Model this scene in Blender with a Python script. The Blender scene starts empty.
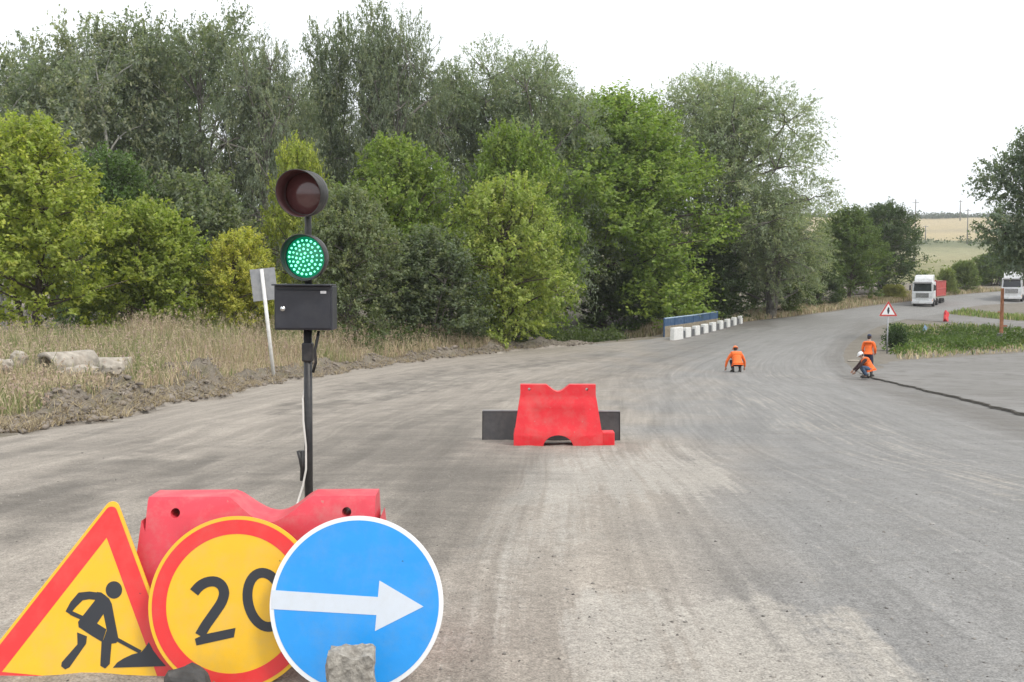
import bpy, bmesh, math, random
import numpy as np
from mathutils import Vector, Matrix, noise as mnoise
R = math.radians
random.seed(7); rng = np.random.default_rng(7)
SC = bpy.context.scene
COL = SC.collection

# ---------------------------------------------------------------- camera, world, sun, exposure
EYE = 1.64
F = 1000.0
PITCH = math.atan(61 / F)
cam_d = bpy.data.cameras.new("camera"); cam = bpy.data.objects.new("camera", cam_d); COL.objects.link(cam)
cam.location = (0, 0, EYE); cam.rotation_euler = (R(90) - PITCH, 0, 0)
cam_d.sensor_width = 36; cam_d.lens = 36 * F / 1024; cam_d.clip_start = 0.1; cam_d.clip_end = 6000
SC.camera = cam

SUN_EL, SUN_AZ = R(52), R(128)          # azimuth measured clockwise from +Y (the view direction)
W = bpy.data.worlds.new("World"); SC.world = W; W.use_nodes = True
nt = W.node_tree
bg = nt.nodes["Background"]
sky = nt.nodes.new("ShaderNodeTexSky"); sky.sky_type = 'NISHITA'; sky.sun_disc = False
sky.sun_elevation = SUN_EL; sky.sun_rotation = SUN_AZ
sky.air_density = 1.0; sky.dust_density = 6.0; sky.ozone_density = 1.0
# thin white overcast: the clear sky's blue is veiled by a bright even cloud layer
cloud = nt.nodes.new("ShaderNodeMixRGB"); cloud.inputs[0].default_value = 0.86
cloud.inputs[2].default_value = (11.9, 12.3, 12.7, 1)
nt.links.new(sky.outputs[0], cloud.inputs[1]); nt.links.new(cloud.outputs[0], bg.inputs[0])
bg.inputs[1].default_value = 0.10
sl = bpy.data.lights.new("sun", 'SUN'); sl.energy = 1.5; sl.angle = R(14); sl.color = (1, 0.95, 0.87)
so = bpy.data.objects.new("sun", sl); COL.objects.link(so)
sd = Vector((math.sin(SUN_AZ) * math.cos(SUN_EL), math.cos(SUN_AZ) * math.cos(SUN_EL), math.sin(SUN_EL)))
so.rotation_euler = sd.to_track_quat('Z', 'Y').to_euler(); so.location = (30, -30, 60)
SC.view_settings.view_transform = 'Standard'; SC.view_settings.look = 'None'
SC.view_settings.exposure = 0.36; SC.view_settings.gamma = 1.0
SC.render.engine = 'CYCLES'
SC.cycles.use_denoising = True
SC.cycles.max_bounces = 6; SC.cycles.diffuse_bounces = 3; SC.cycles.glossy_bounces = 2
SC.cycles.transmission_bounces = 4; SC.cycles.transparent_max_bounces = 4
SC.cycles.caustics_reflective = False; SC.cycles.caustics_refractive = False

# ---------------------------------------------------------------- terrain functions
_PY = np.array([-60, -30, 0, 4, 13.8, 25, 43, 60, 80, 100, 112, 125, 150, 200, 300, 450, 700, 1000, 1200, 2000, 3000.])
_PD = np.array([1.64, 1.64, 1.64, 1.64, 2.30, 3.12, 4.15, 4.5, 4.6, 4.4, 4.05, 3.25, 1.6, -1.0, -6.5, -15.0, -34, -61.5, -72, -78, -78.])
def _pchip(x, y):
    h = np.diff(x); d = np.diff(y) / h; m = np.zeros_like(y)
    for i in range(1, len(x) - 1):
        if d[i-1] * d[i] > 0:
            w1 = 2*h[i] + h[i-1]; w2 = h[i] + 2*h[i-1]
            m[i] = (w1 + w2) / (w1/d[i-1] + w2/d[i])
    m[0] = d[0]; m[-1] = d[-1]
    def f(q):
        q = np.asarray(q, float); i = np.clip(np.searchsorted(x, q) - 1, 0, len(h) - 1)
        t = (q - x[i]) / h[i]
        return ((2*t**3 - 3*t**2 + 1) * y[i] + (t**3 - 2*t**2 + t) * h[i] * m[i]
                + (-2*t**3 + 3*t**2) * y[i+1] + (t**3 - t**2) * h[i] * m[i+1])
    return f
_drop = _pchip(_PY, _PD)
def hz(Y): return EYE - _drop(Y)
def sstep(a, b, x):
    t = np.clip((np.asarray(x, float) - a) / (b - a), 0, 1); return t*t*(3 - 2*t)
_lat = rng.random((256, 256))
def vn(x, y):
    x = np.asarray(x, float); y = np.asarray(y, float)
    xi = np.floor(x).astype(int); yi = np.floor(y).astype(int); fx = x - xi; fy = y - yi
    fx = fx*fx*(3-2*fx); fy = fy*fy*(3-2*fy)
    g = lambda a, b: _lat[a & 255, b & 255]
    return (g(xi, yi)*(1-fx) + g(xi+1, yi)*fx)*(1-fy) + (g(xi, yi+1)*(1-fx) + g(xi+1, yi+1)*fx)*fy
def fbm(x, y, o=4):
    s = 0; a = 0.5
    for k in range(o):
        s = s + a * vn(np.asarray(x)*2**k + 17*k, np.asarray(y)*2**k + 31*k); a *= .5
    return s

def ray(u, v):
    dx = (u - 512) / F; dz = (341 - v) / F
    c, s = math.cos(PITCH), math.sin(PITCH)
    return np.array([dx, c + dz * s, -s + dz * c])
def P(u, v, hf=None):
    """point where the line of sight through a pixel meets the ground"""
    d = ray(u, v)
    t = np.concatenate([np.linspace(1, 300, 12000), np.linspace(300, 2500, 4000)])
    z = EYE + t * d[2]; g = hz(t * d[1])
    k = np.argmax(z < g)
    return np.array([t[k] * d[0], t[k] * d[1], float(hz(t[k] * d[1]))])
def at(u, v, Y):
    d = ray(u, v); t = Y / d[1]; return Vector((t * d[0], Y, EYE + t * d[2]))
def proj(x, y, z):
    c, s = math.cos(PITCH), math.sin(PITCH); zz = np.asarray(z) - EYE
    dep = np.maximum(y * c - zz * s, .05); up = y * s + zz * c
    return 512 + F * x / dep, 341 - F * up / dep

# road edges as x(Y)
_L = [P(u, v) for u, v in [(0, 440), (60, 425), (130, 413), (200, 398), (280, 382), (350, 371), (420, 361), (490, 354),
      (560, 347), (620, 342), (660, 338), (700, 330), (740, 323), (800, 316), (850, 309), (905, 302)]]
_Lx = [-8.3, -8.0, -7.6] + [p[0] for p in _L] + [75, 115, 190]
_Ly = [-30, 5, 10] + [p[1] for p in _L] + [150, 162, 176]
_Rr = [P(u, v) for u, v in [(1024, 414), (960, 398), (900, 384), (862, 374), (848, 365), (843, 356), (848, 346),
      (860, 336), (878, 327), (902, 320), (945, 313), (985, 305)]]
_Rx = [8.6, 8.6, 8.8] + [p[0] for p in _Rr] + [78, 135, 200]
_Ry = [-30, 5, 12] + [p[1] for p in _Rr] + [134, 150, 176]
def _mono(y, x):
    o = np.argsort(y); y = np.array(y)[o]; x = np.array(x)[o]
    keep = np.concatenate([[True], np.diff(y) > .2]); return y[keep], x[keep]
_Ly, _Lx = _mono(_Ly, _Lx); _Ry, _Rx = _mono(_Ry, _Rx)
_xl = _pchip(_Ly, _Lx); _xr = _pchip(_Ry, _Rx)
def xl(Y): return _xl(Y) + ((vn(np.asarray(Y)*.6, 3.3) - .5) * 1.3 + (vn(np.asarray(Y)*2.3, 8.3) - .5) * .7) * sstep(4, 22, Y) * (1 - .6*sstep(45, 80, Y))
def xr(Y): return _xr(Y) + (vn(np.asarray(Y)*1.7, 9.1) - .5) * .16 + (vn(np.asarray(Y)*6, 4.1) - .5) * .05
def zleft(x, Y):
    """ground height left of the road: a low bank with a ridge of scraped soil along the edge"""
    x = np.asarray(x, float); Y = np.asarray(Y, float)
    d = np.maximum(xl(Y) - x, 0)
    tgt = np.maximum(_drop(Y) - (2.25 + .017 * np.maximum(Y - 13, 0)), 0)
    tgt = tgt * (1 - sstep(60, 78, Y)) * sstep(6, 16, Y) + .25 * sstep(100, 120, Y)*(1-sstep(150,170,Y))
    ridge = sstep(16, 21, Y) * (1 - sstep(66, 74, Y)) * (.30 + .34 * vn(Y * .35, 7.7) )
    rr = np.exp(-((d - 1.0) / (.5 + .5*vn(Y * .45, 2.2))) ** 2) * ridge * (.35 + 1.5 * vn(Y * .55, 5.5)) * (.25 + 1.5 * fbm(x * 2.6, Y * 1.9))
    bump = (fbm(x * .5, Y * .35) - .47) * .5 * sstep(0, 4, d) * (1 - sstep(300, 500, Y)) * sstep(2, 14, Y)
    fine = (fbm(x * 3, Y * 2.0) - .47) * .16 * sstep(0, 1, d) * (1 - sstep(80, 120, Y))
    creek = -1.4 * np.exp(-((Y - 86) / 9.) ** 2) * sstep(1.5, 4.5, d)
    return hz(Y) + tgt * sstep(0.2, 11, d) + rr + bump + fine + creek
def zright(x, Y):
    x = np.asarray(x, float); d = np.maximum(x - xr(Y), 0)
    return hz(Y) + (fbm(x * .4, np.asarray(Y) * .3) - .47) * .3 * sstep(100, 160, Y) * sstep(0, 5, d)

# ---------------------------------------------------------------- object helpers
def link(o, parent=None):
    COL.objects.link(o)
    if parent is not None: o.parent = parent
    return o
def tag(o, label=None, cat=None, group=None, kind=None):
    if label: o["label"] = label
    if cat: o["category"] = cat
    if group: o["group"] = group
    if kind: o["kind"] = kind
    return o
def thing(name, label, cat, loc=(0, 0, 0), rot=(0, 0, 0), group=None):
    o = bpy.data.objects.new(name, None); o.empty_display_size = .2
    o.location = loc; o.rotation_euler = rot; link(o)
    return tag(o, label, cat, group)
def copy_tree(o, parent=None):
    c = o.copy(); COL.objects.link(c)
    if parent is not None:
        c.parent = parent
    for ch in list(o.children): copy_tree(ch, c)
    return c
def mesh_np(name, V, Fq, m=None, parent=None, smooth=False, attrs=None, uv=None, mats=None, fm=None):
    """fast mesh from arrays: V (n,3), Fq (m,k)"""
    V = np.ascontiguousarray(V, np.float32); Fq = np.ascontiguousarray(Fq, np.int32)
    me = bpy.data.meshes.new(name); k = Fq.shape[1]
    me.vertices.add(len(V)); me.vertices.foreach_set("co", V.ravel())
    me.loops.add(Fq.size); me.loops.foreach_set("vertex_index", Fq.ravel())
    me.polygons.add(len(Fq))
    me.polygons.foreach_set("loop_start", np.arange(0, Fq.size, k, dtype=np.int32))
    me.polygons.foreach_set("loop_total", np.full(len(Fq), k, np.int32))
    if smooth: me.polygons.foreach_set("use_smooth", np.ones(len(Fq), bool))
    if fm is not None: me.polygons.foreach_set("material_index", np.asarray(fm, np.int32))
    me.update(calc_edges=True)
    for an, a in (attrs or {}).items():
        at_ = me.attributes.new(an, 'FLOAT_COLOR', 'POINT')
        c = np.ones((len(V), 4), np.float32); c[:, :a.shape[1]] = a
        at_.data.foreach_set("color", c.ravel())
    if uv is not None:
        l = me.uv_layers.new(name="UVMap"); l.data.foreach_set("uv", np.ascontiguousarray(uv[Fq.ravel()], np.float32).ravel())
    for mm in (mats or ([m] if m else [])): me.materials.append(mm)
    return link(bpy.data.objects.new(name, me), parent)
def gridF(nr, nc, flip=False):
    i, j = np.meshgrid(np.arange(nr - 1), np.arange(nc - 1), indexing='ij'); a = (i * nc + j).ravel()
    return np.stack([a, a + 1, a + nc + 1, a + nc], 1) if not flip else np.stack([a, a + nc, a + nc + 1, a + 1], 1)

class MB:
    """collects shapes, then links them as ONE mesh object"""
    def __init__(s): s.bm = bmesh.new()
    def _add(s, verts, faces, smooth=False, M=None):
        vs = [s.bm.verts.new(M @ Vector(v) if M is not None else Vector(v)) for v in verts]
        for f in faces:
            try:
                fc = s.bm.faces.new([vs[i] for i in f]); fc.smooth = smooth
            except ValueError: pass
        return vs
    def box(s, c, d, bev=0.0, M=None, seg=2, taper=1.0, ty=None):
        x, y, z = d[0]/2, d[1]/2, d[2]/2; b = bmesh.new()
        ty = taper if ty is None else ty
        vs = [b.verts.new((sx*x*(taper if sz > 0 else 1), sy*y*(ty if sz > 0 else 1), sz*z)) for sz in (-1, 1) for sx, sy in ((-1,-1),(1,-1),(1,1),(-1,1))]
        for f in ((0,3,2,1),(4,5,6,7),(0,1,5,4),(1,2,6,5),(2,3,7,6),(3,0,4,7)): b.faces.new([vs[i] for i in f])
        if bev > 0:
            bmesh.ops.bevel(b, geom=b.edges[:], offset=bev, segments=seg, profile=.5, affect='EDGES', clamp_overlap=True)
        T = Matrix.Translation(c)
        if M is not None: T = T @ M.to_4x4()
        b.verts.index_update()
        s._add([T @ v.co for v in b.verts], [[v.index for v in f.verts] for f in b.faces], False); b.free(); return s
    def tube(s, pts, r, n=10, cap=True, smooth=True):
        pts = [Vector(p) for p in pts]; rs = r if isinstance(r, (list, tuple)) else [r]*len(pts)
        rings = []; up = None
        for i, p in enumerate(pts):
            t = (pts[min(i+1, len(pts)-1)] - pts[max(i-1, 0)]).normalized()
            if up is None:
                up = Vector((0, 0, 1)) if abs(t.z) < .9 else Vector((1, 0, 0))
            a = t.cross(up).normalized(); b2 = a.cross(t).normalized(); up = b2
            rings.append([s.bm.verts.new(p + (a*math.cos(q) + b2*math.sin(q))*rs[i]) for q in [2*math.pi*k/n for k in range(n)]])
        for A, B in zip(rings, rings[1:]):
            for k in range(n):
                f = s.bm.faces.new((A[k], A[(k+1) % n], B[(k+1) % n], B[k])); f.smooth = smooth
        if cap:
            s.bm.faces.new(rings[0][::-1]); s.bm.faces.new(rings[-1])
        return s
    def lathe(s, prof, n=32, M=None, closed=False, smooth=True):
        """prof: (radius, height) pairs turned about local z"""
        M = M if M is not None else Matrix.Identity(4); rings = []
        for r_, z in prof:
            if r_ < 1e-6: rings.append([s.bm.verts.new(M @ Vector((0, 0, z)))])
            else: rings.append([s.bm.verts.new(M @ Vector((r_*math.cos(2*math.pi*k/n), r_*math.sin(2*math.pi*k/n), z))) for k in range(n)])
        prs = list(zip(rings, rings[1:])) + ([(rings[-1], rings[0])] if closed else [])
        for A, B in prs:
            for k in range(n):
                k2 = (k+1) % n
                if len(A) == 1 and len(B) == 1: continue
                if len(A) == 1: f = s.bm.faces.new((A[0], B[k], B[k2]))
                elif len(B) == 1: f = s.bm.faces.new((A[k], A[k2], B[0]))
                else: f = s.bm.faces.new((A[k], A[k2], B[k2], B[k]))
                f.smooth = smooth
        return s
    def prism(s, poly, y0, y1, holes=(), M=None):
        """polygon in local XZ pushed from y0 to y1 (y0 < y1; y0 is the front)"""
        b = bmesh.new(); edges = []
        for loop in [poly] + list(holes):
            vs = [b.verts.new((x, 0, z)) for x, z in loop]
            edges += [b.edges.new((vs[i], vs[(i+1) % len(vs)])) for i in range(len(vs))]
        bmesh.ops.triangle_fill(b, use_beauty=True, use_dissolve=False, edges=edges)
        b.verts.index_update(); n = len(b.verts); M = M if M is not None else Matrix.Identity(4)
        V = [M @ Vector((v.co.x, y0, v.co.z)) for v in b.verts] + [M @ Vector((v.co.x, y1, v.co.z)) for v in b.verts]
        Fs = []
        for f in b.faces:
            ids = [v.index for v in f.verts]
            if f.normal.y > 0: ids = ids[::-1]
            Fs.append(ids); Fs.append([i + n for i in ids[::-1]])
        for e in b.edges:
            if len(e.link_faces) == 1:
                f = e.link_faces[0]; ids = [v.index for v in f.verts]
                if f.normal.y > 0: ids = ids[::-1]
                a, c = e.verts[0].index, e.verts[1].index
                k = ids.index(a)
                if ids[(k+1) % len(ids)] != c: a, c = c, a
                Fs.append([c, a, a + n, c + n])
        b.free(); s._add(V, Fs); return s
    def sphere(s, c, r, n=12, m=8, M=None):
        rr = r if isinstance(r, (tuple, list)) else (r, r, r)
        T = Matrix.Translation(c) @ (M.to_4x4() if M is not None else Matrix.Identity(4)) @ Matrix.Diagonal((*rr, 1))
        return s.lathe([(math.sin(math.pi*k/m), -math.cos(math.pi*k/m)) for k in range(m+1)], n, T)
    def build(s, name, m, parent=None, loc=None, sharp=None, bevel=None):
        bmesh.ops.recalc_face_normals(s.bm, faces=s.bm.faces[:])
        me = bpy.data.meshes.new(name); s.bm.to_mesh(me); s.bm.free()
        for mm in (m if isinstance(m, (list, tuple)) else [m]): me.materials.append(mm)
        if sharp is not None:
            me.polygons.foreach_set("use_smooth", np.ones(len(me.polygons), bool)); me.set_sharp_from_angle(angle=R(sharp))
        o = link(bpy.data.objects.new(name, me), parent)
        if loc is not None: o.location = loc
        if bevel:
            md = o.modifiers.new("bevel", 'BEVEL'); md.width = bevel; md.segments = 3; md.limit_method = 'ANGLE'; md.angle_limit = R(35)
            md.harden_normals = False
        return o
def circ(cx, cz, r, n=64, a0=0, a1=360):
    full = abs(a1 - a0) >= 360; N = n if full else n + 1
    return [(cx + r*math.cos(R(a0 + (a1-a0)*k/n)), cz + r*math.sin(R(a0 + (a1-a0)*k/n))) for k in range(N)]
def ribbon(pts, w):
    """outline of a flat stroke of width w (number or list) along pts"""
    pts = [Vector(p) for p in pts]; n = len(pts); ws = w if isinstance(w, (list, tuple)) else [w]*n; a, b = [], []
    for i, p in enumerate(pts):
        t1 = (p - pts[i-1]).normalized() if i > 0 else None
        t2 = (pts[i+1] - p).normalized() if i < n-1 else None
        t = ((t1 or t2) + (t2 or t1)).normalized(); nrm = Vector((-t.y, t.x))
        k = 1 / max(.5, nrm.dot(Vector((-(t1 or t2).y, (t1 or t2).x))))
        a.append(tuple(p + nrm*ws[i]/2*k)); b.append(tuple(p - nrm*ws[i]/2*k))
    return a + b[::-1]

# ---------------------------------------------------------------- materials
def N_(m, t, **kw):
    n = m.node_tree.nodes.new(t)
    for k, v in kw.items(): setattr(n, k, v)
    return n
def mat(name, col, rough=.6, metal=0.0, var=.12, scale=6.0, bump=0.0, dirt=None, dirt_amt=.0, dscale=3.0, spec=.5, obj_coords=True, coat=0.0):
    m = bpy.data.materials.new(name); m.use_nodes = True; t = m.node_tree; p = t.nodes["Principled BSDF"]
    p.inputs["Roughness"].default_value = rough; p.inputs["Metallic"].default_value = metal
    p.inputs["Specular IOR Level"].default_value = spec; p.inputs["Coat Weight"].default_value = coat
    tc = N_(m, "ShaderNodeTexCoord"); co = tc.outputs["Object"]
    nz = N_(m, "ShaderNodeTexNoise"); nz.inputs["Scale"].default_value = scale; nz.inputs["Detail"].default_value = 6
    t.links.new(co, nz.inputs["Vector"])
    mr = N_(m, "ShaderNodeMapRange"); mr.inputs[1].default_value = .3; mr.inputs[2].default_value = .7
    mr.inputs[3].default_value = 1 - var; mr.inputs[4].default_value = 1 + var; t.links.new(nz.outputs[0], mr.inputs[0])
    mx = N_(m, "ShaderNodeMixRGB", blend_type='MULTIPLY'); mx.inputs[0].default_value = 1; mx.inputs[1].default_value = (*col, 1)
    t.links.new(mr.outputs[0], mx.inputs[2]); out = mx.outputs[0]
    if dirt:
        n2 = N_(m, "ShaderNodeTexNoise"); n2.inputs["Scale"].default_value = dscale; n2.inputs["Detail"].default_value = 9; n2.inputs["Roughness"].default_value = .7
        t.links.new(co, n2.inputs["Vector"])
        m2 = N_(m, "ShaderNodeMapRange"); m2.inputs[1].default_value = .45; m2.inputs[2].default_value = .75; m2.inputs[4].default_value = dirt_amt
        t.links.new(n2.outputs[0], m2.inputs[0])
        x2 = N_(m, "ShaderNodeMixRGB"); x2.inputs[2].default_value = (*dirt, 1); t.links.new(m2.outputs[0], x2.inputs[0]); t.links.new(out, x2.inputs[1]); out = x2.outputs[0]
    t.links.new(out, p.inputs["Base Color"])
    if bump:
        b = N_(m, "ShaderNodeBump"); b.inputs["Strength"].default_value = bump; b.inputs["Distance"].default_value = .02
        t.links.new(nz.outputs[0], b.inputs["Height"]); t.links.new(b.outputs[0], p.inputs["Normal"])
    return m
def leaf_mat():
    m = bpy.data.materials.new("leaf"); m.use_nodes = True; t = m.node_tree; p = t.nodes["Principled BSDF"]; out = t.nodes["Material Output"]
    oi = N_(m, "ShaderNodeObjectInfo"); a = N_(m, "ShaderNodeAttribute", attribute_name="var")
    sep = N_(m, "ShaderNodeSeparateColor"); t.links.new(a.outputs["Color"], sep.inputs[0])
    br = N_(m, "ShaderNodeMapRange"); br.inputs[3].default_value = .7; br.inputs[4].default_value = 1.35; t.links.new(sep.outputs[0], br.inputs[0])
    mu = N_(m, "ShaderNodeMixRGB", blend_type='MULTIPLY'); mu.inputs[0].default_value = 1
    t.links.new(oi.outputs["Color"], mu.inputs[1]); t.links.new(br.outputs[0], mu.inputs[2])
    hs = N_(m, "ShaderNodeMixRGB", blend_type='MULTIPLY'); hs.inputs[2].default_value = (1.28, 1.12, .8, 1)
    hr = N_(m, "ShaderNodeMapRange"); hr.inputs[1].default_value = .5; hr.inputs[4].default_value = .8; t.links.new(sep.outputs[1], hr.inputs[0])
    t.links.new(hr.outputs[0], hs.inputs[0]); t.links.new(mu.outputs[0], hs.inputs[1])
    t.links.new(hs.outputs[0], p.inputs["Base Color"]); p.inputs["Roughness"].default_value = .5; p.inputs["Specular IOR Level"].default_value = .35
    tr = N_(m, "ShaderNodeBsdfTranslucent"); tm = N_(m, "ShaderNodeMixRGB", blend_type='MULTIPLY'); tm.inputs[0].default_value = 1; tm.inputs[2].default_value = (1.1, 1.3, .6, 1)
    t.links.new(hs.outputs[0], tm.inputs[1]); t.links.new(tm.outputs[0], tr.inputs[0])
    mix = N_(m, "ShaderNodeMixShader"); mix.inputs[0].default_value = .45
    t.links.new(p.outputs[0], mix.inputs[1]); t.links.new(tr.outputs[0], mix.inputs[2]); t.links.new(mix.outputs[0], out.inputs[0])
    return m
LEAF = leaf_mat()
def attr_mat(name, attr="Col", rough=.85, bump=0.0, scale=30.0, transl=0.0):
    m = bpy.data.materials.new(name); m.use_nodes = True; t = m.node_tree; p = t.nodes["Principled BSDF"]
    a = N_(m, "ShaderNodeAttribute", attribute_name=attr); t.links.new(a.outputs["Color"], p.inputs["Base Color"]); p.inputs["Roughness"].default_value = rough
    p.inputs["Specular IOR Level"].default_value = .2
    if transl:
        out = t.nodes["Material Output"]; tr = N_(m, "ShaderNodeBsdfTranslucent"); t.links.new(a.outputs["Color"], tr.inputs[0])
        mix = N_(m, "ShaderNodeMixShader"); mix.inputs[0].default_value = transl
        t.links.new(p.outputs[0], mix.inputs[1]); t.links.new(tr.outputs[0], mix.inputs[2]); t.links.new(mix.outputs[0], out.inputs[0])
    return m
GRASSM = attr_mat("dry_grass", transl=.25)

def ground_mat(name, c1, c2, c3, s1=.35, s2=3.0, s3=40.0, bump=.5, dist=.05):
    """mottled earth: two large tones by noise, a third speckled through"""
    m = bpy.data.materials.new(name); m.use_nodes = True; t = m.node_tree; p = t.nodes["Principled BSDF"]; p.inputs["Roughness"].default_value = .95
    p.inputs["Specular IOR Level"].default_value = .15
    tc = N_(m, "ShaderNodeTexCoord"); co = tc.outputs["Object"]
    def nz(s, d=8):
        n = N_(m, "ShaderNodeTexNoise"); n.inputs["Scale"].default_value = s; n.inputs["Detail"].default_value = d; n.inputs["Roughness"].default_value = .62
        t.links.new(co, n.inputs["Vector"]); return n.outputs[0]
    def ramp(o, a, b):
        r = N_(m, "ShaderNodeMapRange"); r.inputs[1].default_value = a; r.inputs[2].default_value = b; t.links.new(o, r.inputs[0]); return r.outputs[0]
    n1, n2, n3 = nz(s1), nz(s2), nz(s3)
    x = N_(m, "ShaderNodeMixRGB"); x.inputs[1].default_value = (*c1, 1); x.inputs[2].default_value = (*c2, 1); t.links.new(ramp(n1, .4, .6), x.inputs[0])
    y = N_(m, "ShaderNodeMixRGB"); y.inputs[2].default_value = (*c3, 1); t.links.new(x.outputs[0], y.inputs[1]); t.links.new(ramp(n2, .5, .68), y.inputs[0])
    z = N_(m, "ShaderNodeMixRGB", blend_type='MULTIPLY'); z.inputs[0].default_value = 1; t.links.new(y.outputs[0], z.inputs[1])
    q = N_(m, "ShaderNodeMapRange"); q.inputs[1].default_value = .3; q.inputs[2].default_value = .7; q.inputs[3].default_value = .7; q.inputs[4].default_value = 1.25
    t.links.new(n3, q.inputs[0]); t.links.new(q.outputs[0], z.inputs[2]); t.links.new(z.outputs[0], p.inputs["Base Color"])
    b = N_(m, "ShaderNodeBump"); b.inputs["Strength"].default_value = bump; b.inputs["Distance"].default_value = dist
    t.links.new(n3, b.inputs["Height"]); t.links.new(b.outputs[0], p.inputs["Normal"])
    return m
# ---------------------------------------------------------------- ground sheets (they share their edges)
ROW1 = np.concatenate([np.linspace(-30, 0, 8), np.geomspace(2.2, 170, 480)])
ROW2 = np.concatenate([[170], np.geomspace(171.5, 2600, 70)])
DD = np.concatenate([np.linspace(0, 5, 38), np.geomspace(5.3, 1800, 34)])
PB = {}
def poly_sd(u, v, poly):
    """signed distance (pixels of the survey view), negative inside"""
    u = np.asarray(u, float); v = np.asarray(v, float); d = np.full(u.shape, 1e9); ins = np.zeros(u.shape, bool)
    n = len(poly)
    for i in range(n):
        ax, ay = poly[i]; bx, by = poly[(i+1) % n]; ex, ey = bx-ax, by-ay
        t = np.clip(((u-ax)*ex + (v-ay)*ey) / (ex*ex + ey*ey + 1e-9), 0, 1)
        d = np.minimum(d, np.hypot(u-ax-t*ex, v-ay-t*ey))
        c = ((ay > v) != (by > v)) & (u < (bx-ax)*(v-ay)/((by-ay) + 1e-12) + ax); ins ^= c
    return np.where(ins, -d, d)

# --- road
NC = 196
tt = np.linspace(0, 1, NC)
XL, XR = xl(ROW1), xr(ROW1)
RX = XL[:, None] + (XR - XL)[:, None] * tt[None]
RY = np.repeat(ROW1[:, None], NC, 1)
dr = XR[:, None] - RX
drop_edge = -.055 * (1 - sstep(0, 3.2, dr)) * sstep(8, 14, RY) * (1 - sstep(42, 47, RY))
dl = RX - XL[:, None]
rut = (fbm(RX * .9 + RY * .22, RY * .22, 4) - .47) * .10 * (1 - sstep(3, 7.5, dl)) * sstep(5, 10, RY) * (1 - sstep(60, 90, RY))
micro = (fbm(RX * 6, RY * 2.5, 4) - .47) * .016 * (1 - sstep(14, 24, RY))
RZ = hz(RY) + drop_edge + rut + micro
RZ[:, 0] = zleft(XL, ROW1)
UU, VV = proj(RX, RY, RZ)
def soft(poly, w, wob=1.0):
    s = np.clip((VV - 280) / 200, .05, 2)
    n = (fbm(RX * 1.9, RY * .9, 4) - .47) * 60 * s * wob + (fbm(RX * 7, RY * 1.2 + 5, 3) - .45) * 40 * s * wob
    return 1 - sstep(-2.6*w, 2.2*w, poly_sd(UU, VV, poly) + n)
lightm = np.maximum.reduce([
    .95 * soft([(520, 472), (545, 452), (612, 450), (690, 446), (722, 462), (735, 490), (690, 496), (640, 500), (560, 506), (500, 512)], 7, .5),
    .65 * soft([(440, 590), (500, 500), (600, 500), (585, 545), (540, 560), (500, 640), (470, 700), (430, 700)], 14, .7),
    1.0 * soft([(580, 588), (640, 578), (700, 604), (765, 588), (800, 600), (862, 604), (895, 640), (960, 678), (1010, 700), (800, 700), (620, 700), (575, 630)], 7, .8),
    .5 * soft([(700, 395), (760, 390), (1024, 480), (1024, 500), (860, 450)], 12, .4),
    .5 * soft([(330, 400), (420, 374), (560, 360), (580, 364), (470, 382), (380, 404)], 6, .6),
    .6 * soft([(765, 374), (852, 377), (852, 379.5), (765, 376.5)], 1.2, .05)])
darkm = np.maximum.reduce([
    .8 * soft([(210, 480), (300, 440), (400, 415), (478, 402), (485, 445), (520, 450), (545, 462), (500, 510), (445, 590), (418, 570), (385, 495), (290, 492)], 16, .8),
    .55 * soft([(470, 395), (560, 378), (640, 352), (690, 340), (745, 322), (770, 326), (700, 352), (640, 378), (600, 388)], 8, .7),
    .75 * soft([(395, 378), (430, 370), (530, 362), (620, 352), (610, 358), (520, 370), (430, 380)], 3, .8),
    .7 * soft([(330, 388), (420, 378), (505, 376), (470, 384), (390, 396)], 4, .9),
    .8 * soft([(-40, 515), (60, 470), (130, 452), (215, 462), (200, 478), (110, 486), (20, 530)], 9, .9),
    .7 * soft([(270, 407), (330, 401), (360, 403), (300, 411)], 3, .9),
    .5 * soft([(-40, 452), (60, 440), (140, 430), (150, 440), (60, 455), (-40, 470)], 6, 1),
    .7 * soft([(862, 322), (838, 340), (826, 358), (842, 380), (900, 400), (1024, 440), (1060, 455), (1060, 425), (1024, 414), (900, 384), (850, 370), (842, 356), (858, 336), (880, 324)], 5, .35),
    .95 * soft([(688, 331), (722, 321), (770, 320), (775, 327), (730, 331)], 3, .5)])  # shade under the willow by the bridge, painted dark into the road colour

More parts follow.
